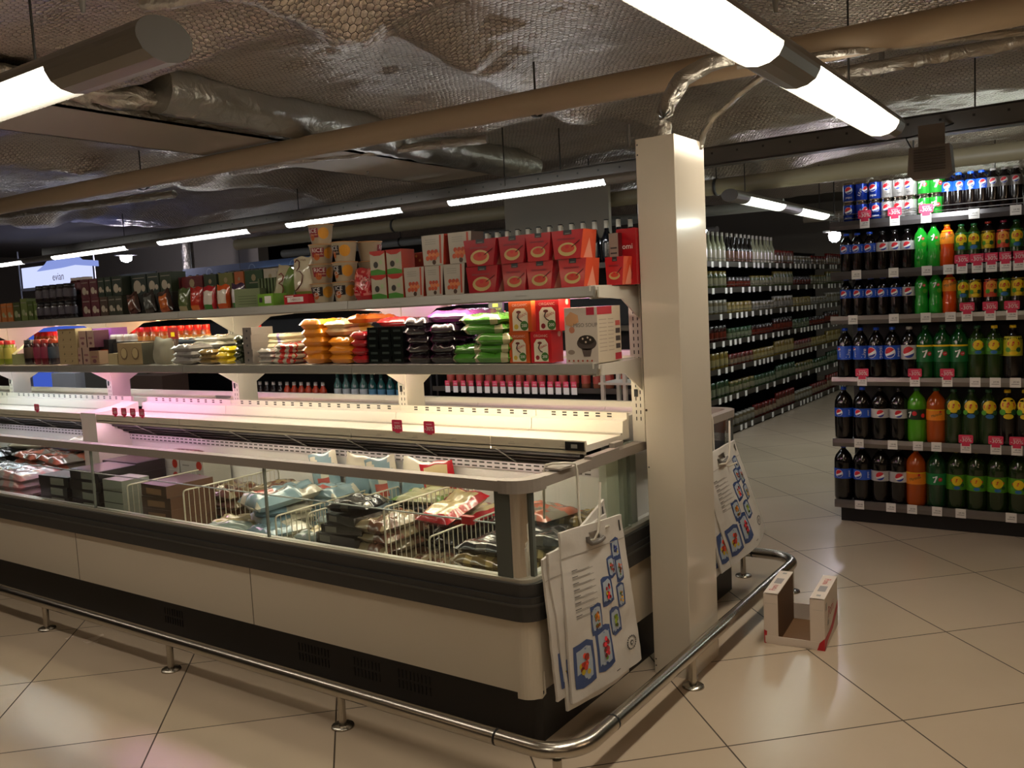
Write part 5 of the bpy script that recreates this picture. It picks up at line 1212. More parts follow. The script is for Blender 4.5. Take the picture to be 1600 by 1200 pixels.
x, w = span(169, 183, 555); put(carton(w, .07, .06, mat('#b0a078', .5)), 'kraft_box', 'small pale kraft box just left of the kraft box with two pictures', 'box', (x, FY+.035, T2))
x, w = span(154, 171, 550, 2.74); put(carton(w, .1, .135, mat('#1c1a1c', .35), None, lambda mb, fn, w, h: mb.rect(-w*.3, h*.2, w*.4, h*.6, mat('#a8381c'), fn)), 'black_box', 'black box with an orange panel beside the purple box', 'box', (x, 2.79, T2))
x, w = span(173, 224, 550, 2.765); put(carton(w, .09, .118, mat('#2a2624', .4)), 'black_box', 'low black box under the four white jars', 'box', (x, 2.81, T2))
wj = djar(mat('#b8b4b4', .3), mat('#d8d4d4', .4), mat('#8a7a74', .5), .042, .022)
for i, px in enumerate([178, 188, 200, 209]): place('wj', wj, (onY(px, 528, 2.79).x, 2.79, T2+.118), 0, 'small white jar, %s from the left on the low black box' % ORD[i], 'small white jars on the lower shelf')
def bird(mb, fn, w, h): mb.rect(-w*.3, h*.5, w*.3, h*.62, mat('#8a5a5c'), fn); mb.disc(0, h*.25, w*.2, mat('#6a3a44'), fn, 8, .6)
for i, (a, b, lv, nm) in enumerate([(115, 126, 0, 'left'), (127, 138, 0, 'right'), (123, 135, 1, 'left'), (136, 147, 1, 'right')]):
    x, w = span(a, b, 545, 2.68)
    put(carton(w*.96, .09, .095, mat('#b09484', .4), mat('#4a2030', .4), bird), 'soap_box', 'pinkish upright carton, %s one of the %s pair at the left of the lower shelf' % (nm, ['lower', 'upper'][lv]), 'box', (x, 2.73, T2+lv*.0955), 0, 'pinkish cartons')
x, w = span(139, 154, 560, 2.68); put(carton(w, .09, .075, mat('#9a7c64', .4), None, bird), 'soap_box', 'small tan carton with a square picture beside the pinkish cartons', 'box', (x, 2.73, T2))
x, w = span(139, 172, 530, 2.80); put(carton(w, .1, .20, mat('#7a3a8c', .35), mat('#9050a4', .35)), 'purple_box', 'violet box glowing behind the pinkish cartons', 'box', (x, 2.86, T2))
for i in range(5):
    x, w = span(92, 120, 545, 2.68); put(carton(w, .1, .041, mat('#a8946c', .5), None, lambda mb, fn, w, h: [mb.pg([(w*q-.006, h*.3), (w*q+.008, h*.45), (w*q+.002, h*.7)], mat('#4a3a24'), fn) for q in (-.2, .2)]), 'kraft_box', 'flat kraft carton, %s from the bottom of the kraft stack' % ORD[i], 'box', (x, 2.73, T2+i*.0413), 0, 'flat kraft cartons')
sb = lambda b, c, l: djar(shiny(b), mat(c, .4), mat(l, .4), .15, .038)
for i, (px, ky, a, nm) in enumerate([(48, 'x1', ('#1c1416', '#101010', '#4a3a30'), 'black jar'), (63, 'x2', ('#6a1c28', '#8a2018', '#8a2c48'), 'dark red jar'), (74, 'x2', None, 'dark red jar'), (86, 'x3', ('#2c2a34', '#a8401c', '#3c4a5c'), 'slate-coloured jar'), (4, 'x4', ('#7a8a2c', '#a81c1c', '#a8a44c'), 'yellow-green jar'), (16, 'x4', None, 'yellow-green jar'), (-8, 'x4', None, 'yellow-green jar')]):
    place(ky, sb(*a) if a else None, (onY(px, 550, 2.72).x, 2.72, T2), 0, '%s standing about %s from the left end %s' % (nm, ORD[[4, 16, 48, 63, 74, 86, -8].index(px)], LS), 'jars at the left of the lower shelf')
mb = carton(.11, .13, .065, mat('#8f9a6c', .5)); mb.poly([(-.055, -.065, .065), (.055, -.065, .065), (.055, .02, .13), (-.055, .02, .13)], mat('#b8bc9a', .5)); put(mb, 'open_box', 'open pale green display box left of the black jar', 'box', (onY(29, 555, 2.70).x, 2.74, T2), -.3)
# ---- goods on the far side of the rack
rc = djar(shiny('#a8501c'), mat('#d01c14', .35), mat('#c89a4c', .4), .19, .03)
n = 0
for lo, hi, lb in ((60, 96, 'far left'), (196, 332, 'middle left'), (388, 418, 'middle')):
    xa, xb = onY(lo, 510, 3.25).x, onY(hi, 510, 3.25).x; m = int((xb-xa)/.085)
    for i in range(m+1):
        place('rc', rc, (xa+i*.085, 3.24, T2), 0, 'red-capped bottle behind the lower freezer shelf, %s of the %s group' % (ORD[min(i, 19)], lb), 'red-capped bottles behind the rack')
for i in range(4):
    x = onY(735+i*14, 480, 3.2).x; place('rc', rc, (x, 3.22, T2), 0, 'red-capped bottle between purple bags and orange box, %s from left' % ORD[i], 'red-capped bottles behind the rack')
for i in range(3):
    x = onY(915+i*12, 480, 3.2).x; place('rc', rc, (x, 3.22, T2), 0, 'red-capped sauce bottle seen above the miso soup box, %s from the left' % ORD[i], 'red-capped bottles behind the rack')
x = onY(768, 490, 2.86).x; mb = carton(.07, .012, .04, mat('#1c1c10', .4), None, lambda mb, fn, w, h: (mb.text('SEN SOY', 0, h*.25, w*.2, mat('#c8d84c'), fn), mb.rect(-w*.2, h*.5, w*.2, h*.85, mat('#c8d84c'), fn))); put(mb, 'sign_card', 'small black card with yellow print above the green bags', 'card', (x, 2.895, T2+.19))
put(carton(.05, .05, .19, mat('#6a2c5c', .4)), 'sauce_carton', 'purple carton holding up the small black card', 'carton', (x, 2.90, T2))
# ================================================================ inside the freezer
FB = .45
def divider(x, ztop, y0=2.235, y1=2.76, label='', rise=.0):
    mb = MB(); PW = mat('#c9c4b0', .4)
    mb.tube([(x, y0, FB+.002), (x, y0, ztop-.012), (x, y0+.004, ztop-.003), (x, y0+.014, ztop), (x, y1-.012, ztop+rise), (x, y1, ztop+rise-.012), (x, y1, FB+.002)], .0036, PW, 8)
    n = int((y1-y0)/.026)
    for i in range(1, n): y = y0+(y1-y0)*i/n; mb.tube([(x, y, FB+.01), (x, y, ztop+rise*i/n)], .0019, PW, 5)
    mb.tube([(x, y0, FB+.02), (x, y1, FB+.02)], .0036, PW, 6)
    return tag(mb.build('wire_divider'), label, 'divider', 'white wire dividers in the freezer')
DX = [(-1.945, .615, 'white wire divider in the freezer, nearest to the chrome corner post'), (-2.15, .70, 'tall white wire divider, second from the chrome corner post'), (-2.55, .64, 'white wire divider beside the stack of black boxes'), (-2.74, .61, 'white wire divider left of the black boxes, nearest to them'),
      (-3.335, .665, 'white wire divider in the middle, right of the dark wooden-looking packs'), (-3.765, .655, 'white wire divider, leftmost one, beside the dark boxes')]
for x, z, lb in DX: divider(x, z, label=lb)
GOLD = lambda u, v: shiny('#a8925c') if noise.noise(Vector((u*3, v*4, 1))) > -.1 else shiny('#6e5c38')
DARKB = lambda u, v: shiny('#1f2226') if noise.noise(Vector((u*3, v*3, 6))) > -.25 else shiny('#4c4a44')
SALM = lambda u, v: shiny('#b86a54') if noise.noise(Vector((u*3.5, v*3.5, 2))) > -.05 else shiny('#8c8478')
CREAMF = lambda u, v: shiny('#b8a67c') if (.12 < u < .88 and .12 < v < .9) else shiny('#a8202a')
BLUW = lambda u, v: shiny('#7d9aa8') if v < .55 else shiny('#d0cbb8')
BLUR = lambda u, v: shiny('#b85c54') if abs(u-.5) < .2 and .15 < v < .45 else (shiny('#8aa4ae') if noise.noise(Vector((u*2.5, v*2.5, 4))) > -.1 else shiny('#d4cebc'))
CRM = lambda u, v: shiny('#c9b98c') if v > .3 else shiny('#8d9c98')
BRN = lambda u, v: shiny('#6a4434') if noise.noise(Vector((u*4, v*4, 8))) > 0 else shiny('#8c7c60')
PNK = lambda u, v: shiny('#c08a84') if noise.noise(Vector((u*4, v*4, 3))) > 0 else shiny('#a89c98')
def fstack(x, y, items, where, rz=0, jit=.012, base=FB, seed=0):
    z = base
    for i, (w, l, t, p, nm, look, tilt) in enumerate(items):
        mb = pillow(w, l, t, p, seed+i*7, .14)
        put(mb, nm, '%s, %s from the bottom of the stack %s' % (look, ORD[i], where), 'bag' if 'bag' in nm else 'packet', (x+random.uniform(-jit, jit), y+random.uniform(-jit, jit), z), (tilt, random.uniform(-.06, .06), rz+random.uniform(-.15, .15)))
        z += t*.86
B = 'frozen_fish_bag'
fb = lambda n, w, l, t, p, nm, lk, tilt=0: [(w, l, t, p, nm, lk, tilt)]*n
# between the chrome post and the first divider, two stacks deep; the dark trays lie in front
fstack(-1.74, 2.34, fb(3, .24, .22, .045, lambda u, v: GOLD(u, v), B, 'gold see-through fish bag')+fb(1, .24, .2, .045, DARKB, B, 'dark fish bag'), 'just left of the chrome corner post', .1, seed=200)
fstack(-1.74, 2.60, fb(3, .26, .24, .05, GOLD, B, 'gold see-through fish bag')+fb(1, .26, .22, .045, DARKB, B, 'blue-black fish bag')+fb(1, .24, .2, .04, SALM, B, 'salmon-red fish bag'), 'against the back near the chrome post', -.2, seed=220)
fstack(-1.60, 2.47, fb(3, .15, .25, .05, GOLD, B, 'clear yellowish bag')+fb(1, .16, .24, .045, DARKB, B, 'black header bag'), 'against the end glass', .3, seed=240)
fstack(-1.62, 2.68, fb(4, .15, .18, .05, GOLD, B, 'golden smoked fish bag'), 'in the far corner behind the hanging bags', 0, seed=250)
put(carton(.17, .035, .07, shiny('#1c1e22'), None, lambda mb, fn, w, h: mb.rect(-w*.42, h*.25, -w*.15, h*.75, mat('#8a8880'), fn)), 'fish_box', 'low black box with pale label near the chrome post', 'box', (-1.84, 2.225, FB), 0)
put(pillow(.18, .2, .05, BRN, 260), 'fish_bag', 'shiny brown bag lying low between the two dividers nearest the chrome post', 'bag', (-2.05, 2.35, FB), .2)
fstack(-2.05, 2.6, fb(3, .17, .26, .05, DARKB, B, 'dark bag')+fb(1, .18, .26, .045, CREAMF, 'fillet_bag', 'white fish fillet bag'), 'between dividers nearest the chrome post', 0, seed=270)
fstack(-1.80, 2.70, [], '')
put(pillow(.17, .24, .05, CREAMF, 281), 'fillet_bag', 'cream fish fillet bag with red edges resting against the tall divider', 'bag', (-2.045, 2.50, FB+.178), (.25, 0, -.1))
# black boxes
BX = shiny('#17181c')
for i, (z, h, w) in enumerate([(0, .075, .22), (.075, .04, .22), (.115, .035, .2), (.151, .035, .17)]):
    put(carton(w, .24, h*.98, BX, shiny('#2a2624'), lambda mb, fn, w, h: mb.rect(-w*.4, h*.2, -w*.12, h*.85, mat('#77756c'), fn)), 'frozen_food_box', 'black frozen food box, %s from the bottom of the black stack' % ORD[i], 'box', (-2.43+.01*i, 2.36+.01*i, FB+z), [.0, -.06, .08, -.12][i], 'stacked black boxes in the freezer')
put(pillow(.19, .16, .045, DARKB, 300), 'frozen_food_bag', 'crumpled black bag on top of the stack of black boxes', 'bag', (-2.42, 2.37, FB+.188), .2)
fstack(-2.25, 2.38, fb(4, .15, .24, .05, BRN, 'frozen_food_bag', 'brown see-through bag'), 'just left of the tall divider', 0, seed=310)
fstack(-2.30, 2.64, fb(4, .26, .2, .05, DARKB, 'frozen_food_bag', 'glossy black tray bag')+fb(1, .25, .2, .04, lambda u, v: shiny('#b0b08a') if abs(u-.5) < .35 else shiny('#6d8a4c'), 'frozen_food_bag', 'pale bag with a green leaf picture'), 'behind the black boxes', 0, seed=320)
for i in range(3): fstack(-2.645, 2.36+.14*i, fb(2+i, .16, .15, .045, CRM, 'seafood_bag', 'cream and blue-grey bag'), '%s from the front beside the black boxes' % ORD[i], 0, seed=330+i*20)
put(carton(.14, .05, .07, BX, None, lambda mb, fn, w, h: mb.rect(-w*.42, h*.2, -w*.15, h*.8, mat('#8c8a80'), fn)), 'frozen_food_box', 'small black box with a pale label in front of the cream bags', 'box', (-2.645, 2.235, FB), 0)
# wide compartment with blue and white bags
fstack(-3.15, 2.34, fb(2, .22, .2, .045, CRM, 'seafood_bag', 'pale cream bag'), 'in front of the blue and white bags', .4, seed=360)
fstack(-2.90, 2.36, fb(2, .22, .2, .045, BLUW, 'seafood_bag', 'grey-blue bag'), 'lying low left of the pale divider', -.3, seed=370)
fstack(-3.02, 2.50, fb(3, .24, .24, .05, BLUW, 'seafood_bag', 'blue-grey bag')+[(.26, .30, .07, BLUR, 'seafood_bag', 'big blue and white bag', .12)], 'in the wide middle compartment', -.5, seed=380)
fstack(-2.88, 2.66, fb(4, .22, .18, .052, BLUR, 'seafood_bag', 'light blue and white bag'), 'at the back, middle of the freezer', 0, seed=400)
fstack(-3.20, 2.66, fb(4, .2, .18, .05, BRN, 'seafood_bag', 'clear bag with red bits'), 'at the back, wide middle compartment', 0, seed=420)
# standing bags leaning on the back lining
ST = [(-2.98, BLUR, 'light blue bag with a pink picture, standing'), (-2.80, BLUW, 'blue-grey and white bag, standing'), (-2.62, BLUR, 'white bag with a red corner, standing'), (-2.46, BLUW, 'pale blue bag, standing'), (-2.30, CREAMF, 'red and white bag, standing')]
for i, (x, p, lb) in enumerate(ST): put(upright_bag(.17, .20, .05, p, 440+i), 'seafood_bag', lb+' against the back lining', 'bag', (x, 2.755, FB+.115), (0, .18*(1 if i % 2 else -1), .1))
for i, x in enumerate((-2.98, -2.80, -2.62, -2.46, -2.30)):
    put(carton(.15, .05, .112, mat('#5c6a70', .5)), 'seafood_box', 'grey-blue box under the %s standing bag from the left' % ORD[i], 'box', (x, 2.765, FB), 0)
put(carton(.10, .004, .03, mat('#c8341c', .5), None, None), 'price_sticker', 'small orange-red sticker on the white back lining', 'sticker', (-2.72, 2.796, .70), 0)
mb = MB(); mb.tube([(-1.93, 2.70, .735), (-1.93, 2.78, .735), (-1.93, 2.78, .70), (-1.93, 2.70, .70), (-1.93, 2.70, .735)], .003, mat('#c9c4b0', .4), 6)
# brown packs and boxes
WD = mat('#4a3428', .35, coat=.4)
for i in range(4): put(carton(.20, .24, .055, WD, mat('#5c4030', .4), lambda mb, fn, w, h: mb.rect(-w*.3, h*.2, w*.3, h*.7, mat('#8c6a4c'), fn)), 'frozen_food_box', 'brown frozen food box, %s from the bottom of the brown stack' % ORD[i], 'box', (-3.56, 2.36, FB+i*.0555), random.uniform(-.08, .08), 'stacked brown boxes in the freezer')
fstack(-3.50, 2.62, fb(3, .26, .22, .055, BRN, 'frozen_food_bag', 'red-brown clear bag'), 'behind the brown boxes', 0, seed=470)
for j, x in enumerate((-4.02, -3.82)):
    for i in range(4):
        put(carton(.19, .16, .064, mat('#c0bcb4', .45), mat('#b4b0a8', .45), lambda mb, fn, w, h: (mb.disc(w*.32, h*.5, h*.36, mat('#b83424'), fn, 12), mb.rect(-w*.4, h*.4, -w*.1, h*.5, GREY, fn))), 'frozen_pastry_box', 'white box with a red disc, %s from the bottom of the %s white stack' % (ORD[i], ['left', 'right'][j]), 'box', (x, 2.70, FB+i*.0645), 0, 'white boxes with red discs')
put(pillow(.24, .12, .018, solid(shiny('#8c2c24')), 490, .03), 'frozen_food_bag', 'flat red and violet pack on the left white stack', 'packet', (-4.02, 2.70, FB+.259), 0)
for i in range(4): put(carton(.16, .14, .055, mat('#94988c', .4), mat('#8a8e84', .4), lambda mb, fn, w, h: mb.rect(-w*.5, -.0, w*.5, h*.08, INK, fn)), 'frozen_food_box', 'pale grey box, %s from the bottom, seen through the leftmost divider' % ORD[i], 'box', (-3.88, 2.30, FB+i*.0555), 0, 'pale grey boxes by the leftmost divider')
DKB = [(-4.12, 2.33, .26, .2, 5, '#221c20', 'dark box'), (-4.42, 2.33, .26, .2, 4, '#1c1a20', 'black box'), (-4.18, 2.53, .3, .16, 5, '#2a2026', 'dark plum box')]
for (x, y, w, d, n, h, nm) in DKB:
    for i in range(n): put(carton(w, d, .05, mat(h, .35, coat=.3), None, lambda mb, fn, w, h: mb.rect(-w*.1, h*.15, w*.35, h*.85, mat('#8a8c80'), fn), None, lambda mb, fn, w, d: mb.rect(-w*.4, -d*.4, w*.4, d*.4, mat('#5c3c3c', .3, coat=.5), fn)), 'frozen_food_box', '%s with a dull red lid, %s from the bottom in the %s stack at the left' % (nm, ORD[i], {-4.12: 'front right', -4.42: 'front left', -4.18: 'rear'}[x]), 'box', (x, y, FB+i*.0505), random.uniform(-.05, .05), 'dark frozen boxes at the left')
fstack(-4.48, 2.62, fb(4, .24, .22, .055, SALM, 'shrimp_bag', 'pink shrimp bag'), 'beside the white module divider, right of it', 0, seed=500)
# left module
for i, (x, y, p, nm, lk, n, wh) in enumerate([(-4.95, 2.36, PNK, 'shrimp_bag', 'pink shrimp bag', 4, 'front, first left of module divider'), (-4.98, 2.62, SALM, 'shrimp_bag', 'salmon-coloured bag', 5, 'back, first left of module divider'), (-5.25, 2.36, DARKB, 'meat_tray', 'dark tray', 4, 'front, second left of module divider'),
        (-5.28, 2.62, SALM, 'shrimp_bag', 'reddish shrimp bag', 5, 'back, second left of module divider'), (-5.6, 2.38, DARKB, 'meat_tray', 'black wrapped tray', 5, 'front, third left of module divider'), (-5.62, 2.64, DARKB, 'meat_tray', 'black shiny tray', 5, 'back, third left of module divider'),
        (-5.95, 2.5, BRN, 'meat_tray', 'brown tray', 5, 'fourth left of module divider'), (-6.3, 2.55, BLUW, 'shrimp_bag', 'blue and white bag', 5, 'fifth left of module divider'), (-6.65, 2.55, CRM, 'shrimp_bag', 'yellowish bag', 5, 'sixth left of module divider')]):
    fstack(x, y, fb(n, .30, .25, .05, p, nm, lk), wh, 0, seed=520+i*9)
put(pillow(.3, .14, .04, solid(shiny('#2e2048')), 620), 'frozen_food_bag', 'dark violet bag on top of the pile left of module divider', 'bag', (-5.02, 2.69, FB+.225), .1)
put(pillow(.2, .12, .05, solid(shiny('#b8b0a4')), 621), 'frozen_food_bag', 'small white and gold bag on top of the pile left of module divider', 'bag', (-4.92, 2.72, FB+.262), .3)
put(pillow(.26, .16, .04, solid(shiny('#b8b49c')), 622), 'frozen_food_bag', 'striped pale bag on the reddish shrimp bags at the left', 'bag', (-5.45, 2.66, FB+.225), .3)
# ================================================================ shopping bags on hooks
BAGM = mat('#cdc8c0', .42, bump=.15, bscale=25, name='white_plastic_bag')
def bag_print(mb, fn, W_, H_):
    BF, IC = mat('#3c5080', .45), mat('#a8b4c0', .45)
    cubes = [(.17, .20, .19, .20, '#c8402c', 0), (.45, .235, .17, .21, '#c83440', 1), (.66, .36, .12, .13, '#8aa02c', 2), (.385, .43, .12, .14, '#d07a24', 1), (.585, .57, .13, .13, '#c82c34', 0), (.80, .50, .09, .12, '#d8982c', 2), (.70, .70, .09, .10, '#c85a50', 1), (.83, .67, .09, .12, '#b8603c', 1), (.81, .80, .10, .10, '#3c4c90', 0)]
    for i, (u, v, w, h, c, k) in enumerate(cubes):
        r = random.Random(i); j = lambda s: r.uniform(-s, s)
        def rr(sc, jt, sc0=1.22):
            sc = sc*sc0
            P = []
            for (a, b) in ((-1, -1), (-.3, -1.05), (.5, -1), (1, -.9), (1.05, 0), (.95, .9), (.4, 1.05), (-.4, 1), (-1, .9), (-1.05, 0)): P.append(((u+a*w/2*sc+j(jt))*W_-W_/2, (v+b*h/2*sc+j(jt))*H_))
            return P
        mb.pg(rr(1.08, .006), BF, lambda a, b: fn(a, b, 1)); mb.pg(rr(.80, .006), IC, lambda a, b: fn(a, b, 2))
        m = mat(c, .5)
        cc = lin(c)
        for q in range(15):
            a, b = u+j(.24)*w, v-.04*h+j(.30)*h; sh_ = [.55, .8, 1.0, 1.3][q % 4]
            col = mat(tuple(min(1, int(c[1+2*t:3+2*t], 16)/255*sh_) for t in range(3)), .5) if q % 5 else mat(['#c8b02c', '#5c8a2c', '#3c7a34'][k], .5)
            mb.disc(a*W_-W_/2, b*H_, w*W_*r.uniform(.08, .15), col, lambda x, y: fn(x, y, 3+.2*q), 7, 1.3, 1)
        for q in range(5):
            a, b = u+j(.5)*w, v+random.choice((-.45, .45))*h; mb.disc(a*W_-W_/2, b*H_, w*W_*.07, mat(['#7c90b8', '#c0c8d4'][q % 2], .5), lambda x, y: fn(x, y, 2.6+.2*q), 6, .8, 1)
        for q in range(3): mb.disc((u+w*.42*(q-1))*W_-W_/2, (v-h*.48)*H_, w*W_*.10, BF, lambda x, y: fn(x, y, 4), 6, .8, 1)
    for i in range(8):
        v = .76-.038*i; mb.rect((.12)*W_-W_/2, v*H_, (.20)*W_-W_/2, (v+.004)*H_, INK, fn)
        for q in range(2): mb.rect(.12*W_-W_/2, (v-.009-.007*q)*H_, (.38+.05*((i*3+q) % 3))*W_-W_/2, (v-.0065-.007*q)*H_, mat('#77746e'), fn, 4)
    cx, cy = .86*W_-W_/2, .16*H_
    for q in range(18):
        a = 2*PI*q/18; mb.disc(cx+.024*math.cos(a), cy+.024*math.sin(a), .0035, INK, fn, 6, 1, 1)
    mb.disc(cx, cy, .009, INK, fn, 8, 1, 1); mb.disc(cx, cy, .005, BAGM, lambda a, b: fn(a, b, 2), 8, 1, 1)
    mb.rect(.93*W_-W_/2, .90*H_, .955*W_-W_/2, .97*H_, INK, fn); mb.rect(.57*W_-W_/2, .045*H_, .63*W_-W_/2, .05*H_, INK, fn)
def shopping_bag(name, label, TL, TR, BR, BL, bow_=.014, handle=True, prints=True, seed=0, group=None):
    """a thin bag hanging between four corner points; u runs left to right, v bottom to top, bulging towards +X"""
    TL, TR, BR, BL = [Vector(p) for p in (TL, TR, BR, BL)]
    O = (TL+TR)/2; W_, H_ = (TR-TL).length, (TL-BL).length
    root = thing(name, label, 'bag', O, 0, group)
    def f(off):
        def g(u, v):
            p = BL.lerp(BR, u).lerp(TL.lerp(TR, u), v)-O
            wv = .006*noise.noise(Vector((u*2.2+seed, v*3, 1)))+.003*noise.noise(Vector((u*6+seed, v*9, 4)))
            return (p.x+bow_*math.sin(PI*u)*(1-v)**.7+wv+off, p.y+.006*noise.noise(Vector((seed, v*3, 2))), p.z)
        return g
    hole = lambda u, v: .40 < u < .60 and .895 < v < .945
    mb = MB(); nu, nv = 30, 40
    mb.grid(nu, nv, f(.004), BAGM, True, None, hole); mb.grid(nu, nv, lambda u, v: f(-.004)(1-u, v), BAGM, True, None, lambda u, v: hole(1-u-1/nu, v))
    for (a, b) in (((0, 0), (1, 0)), ((1, 0), (1, 1)), ((1, 1), (0, 1)), ((0, 1), (0, 0))):
        for i in range(30):
            p = (a[0]+(b[0]-a[0])*i/30, a[1]+(b[1]-a[1])*i/30); q = (a[0]+(b[0]-a[0])*(i+1)/30, a[1]+(b[1]-a[1])*(i+1)/30)
            mb.add([f(.004)(*p), f(.004)(*q), f(-.004)(*q), f(-.004)(*p)], [(0, 1, 2, 3)], BAGM)
    # welded band under the handle
    for i in range(20): mb.add([f(.0055)(i/20, .845), f(.0055)((i+1)/20, .845), f(.0055)((i+1)/20, .85), f(.0055)(i/20, .85)], [(0, 1, 2, 3)], mat('#a39c92', .4))
    mb.build('bag_body', root)
    m = MB(); G = mat('#6a6560', .35, coat=.3)
    if handle: m.tube([f(.008)(.40, .93), f(.010)(.39, .905), f(.012)(.42, .888), f(.013)(.5, .885), f(.012)(.58, .888), f(.011)(.63, .90)], .0075, G, 8); handle and m.build('handle_strip', root)
    if prints:
        m = MB(); fn = lambda u, v, k=1: (lambda p: (p[0]+.0007*k, p[1], p[2]))(f(.0045)((u+W_/2)/W_, v/H_)); bag_print(m, fn, W_, H_); m.build('printed_picture', root)
    return root
shopping_bag('shopping_bag', 'front white bag with printed fruit ice cubes, hanging left of the column', (-1.405, 2.215, .694), (-1.365, 2.542, .682), (-1.362, 2.640, .145), (-1.402, 2.240, .140), seed=1)
shopping_bag('shopping_bag', 'white bag just behind the front one left of the column', (-1.418, 2.165, .640), (-1.385, 2.50, .66), (-1.38, 2.58, .12), (-1.418, 2.235, .115), handle=False, seed=2)
shopping_bag('shopping_bag', 'third white bag left of the column, turned a little', (-1.428, 2.150, .625), (-1.40, 2.50, .69), (-1.395, 2.62, .20), (-1.428, 2.195, .16), handle=False, seed=3)
shopping_bag('shopping_bag', 'hindmost white bag left of the column, twisted with corners sticking out', (-1.438, 2.20, .60), (-1.412, 2.515, .735), (-1.405, 2.60, .28), (-1.425, 2.315, .10), handle=False, seed=4)
shopping_bag('shopping_bag', 'front white bag with printed fruit ice cubes, hanging right of the column', (-1.425, 3.36, .72), (-1.41, 3.715, .745), (-1.36, 3.942, .29), (-1.395, 3.595, .205), .03, seed=6)
shopping_bag('shopping_bag', 'white bag behind the front one right of the column', (-1.432, 3.34, .72), (-1.425, 3.69, .73), (-1.40, 3.86, .24), (-1.41, 3.52, .19), handle=False, seed=7)
shopping_bag('shopping_bag', 'hindmost white bag right of the column', (-1.438, 3.32, .72), (-1.435, 3.66, .72), (-1.43, 3.90, .28), (-1.43, 3.48, .17), handle=False, seed=8)
def hook(y, z, ya, za, label):
    mb = MB(); HW = mat('#d0cabb', .4)
    mb.tube([(-1.530, y-.03, .70), (-1.530, y-.022, .85), (-1.525, y-.015, .874), (-1.50, y-.01, .880), (-1.47, y+.02, .878), (-1.452, y+.05, .872), (-1.450, y+.055, .85), (-1.448, y+.055, .69), (-1.44, y+.058, .66), (-1.425, y+.07, .648), (-1.39, y+.085, .65), (-1.36, y+.095, .665)], .0042, HW, 8)
    mb.tube([(-1.405, ya-.01, za-.03), (-1.375, ya+.0, za-.025), (-1.365, ya+.01, za+.0), (-1.37, ya+.03, za+.06), (-1.378, ya+.055, za+.13), (-1.38, ya+.06, za+.15)], .0042, HW, 8)
    mb.rbox(-1.522, -1.462, y-.03, y+.05, .862, .868, RAILM)
    return tag(mb.build('bag_hook'), label, 'hook')
hook(2.36, 0, 2.38, .66, 'white wire hook over the freezer rail carrying the bags left of the column')
hook(3.52, 0, 3.53, .70, 'white wire hook over the freezer rail carrying the bags right of the column')
# ================================================================ cardboard tray on the floor
tb = thing('cardboard_tray', 'white and red cardboard display tray standing open on the tiled floor', 'box', (-1.04, 3.33, 0), .10)
CW_ = mat('#d6c8ba', .6, name='white_card'); CBR = mat('#6a4a2c', .75, name='brown_card_inside'); CRD = mat('#b82028', .5)
w, d, h, t, fw = .232, .305, .205, .004, .055
def tbox(name, x0, x1, y0, y1, z0, z1, inner=False, art=None):
    mb = MB(); vs = [(x, y, z) for x in (x0, x1) for y in (y0, y1) for z in (z0, z1)]
    m = CW_; 
    mb.add(vs, [(0, 1, 3, 2), (4, 6, 7, 5), (0, 4, 5, 1), (2, 3, 7, 6), (0, 2, 6, 4), (1, 5, 7, 3)], [m if not (inner == 'l') else CBR, m if not (inner == 'r') else CBR, m, CBR if inner == 'f' else m, CBR if inner == 'b' else m, CBR if inner == 'b' else m])
    if art: art(mb)
    return mb.build(name, tb)
def stripe(mb):   # red wedge along the foot of the right side and its lettering
    f = side(w/2); mb.pg([(0.0, .0), (.06, .02), (.18, .03), (d, .075), (d, .11), (.16, .06), (.06, .045), (0, .05)], CRD, f)
    mb.text('Pomi', .14, .125, .062, CRD, f); mb.rect(.06, .08, .09, .10, GREY, f); mb.rect(.02, .15, .05, .18, GREY, f)
def ltop(mb): 
    f = topf(h); mb.text('Pomi', -w/2+.026, .075, .036, CRD, f, rot=PI/2-.0); mb.rect(-w/2+.012, .13, -w/2+.042, .20, mat('#8c8480'), f); mb.rect(-w/2+.02, .26, -w/2+.036, .28, GREY, f)
def rtop(mb):
    f = topf(h); mb.text('Pomi', w/2-.028, .22, .036, CRD, f, rot=-PI/2); mb.rect(w/2-.042, .09, w/2-.012, .16, mat('#8c8480'), f); mb.rect(w/2-.036, .03, w/2-.02, .05, GREY, f)
tbox('bottom_panel', -w/2, w/2, 0, d, 0, t, 'b'); 
tbox('side_panel', -w/2, -w/2+t, 0, d, t, h, 'r'); tbox('side_panel', w/2-t, w/2, 0, d, t, h, 'l', stripe)
tbox('front_flap', -w/2+t, -w/2+fw, 0, t, .03, h, 'f'); tbox('front_flap', w/2-fw, w/2-t, 0, t, .03, h, 'f'); tbox('front_lip', -w/2+t, w/2-t, -.001, t-.001, t, .032, 'f')
tbox('top_flap', -w/2+t, -w/2+fw, 0, d, h-t, h, 0, ltop); tbox('top_flap', w/2-fw, w/2-t, 0, d, h-t, h, 0, rtop)
tbox('back_strip', -w/2+t, w/2-t, d-t, d, t, .07, 'b'); tbox('back_flap', -w/2+t, -w/2+fw, d-t, d, .07, h-t); tbox('back_flap', w/2-fw, w/2-t, d-t, d, .07, h-t)
MB().box(-w/2+fw-.003, -w/2+fw, t, d-t, t, h-t, CBR).build('inner_panel', tb)
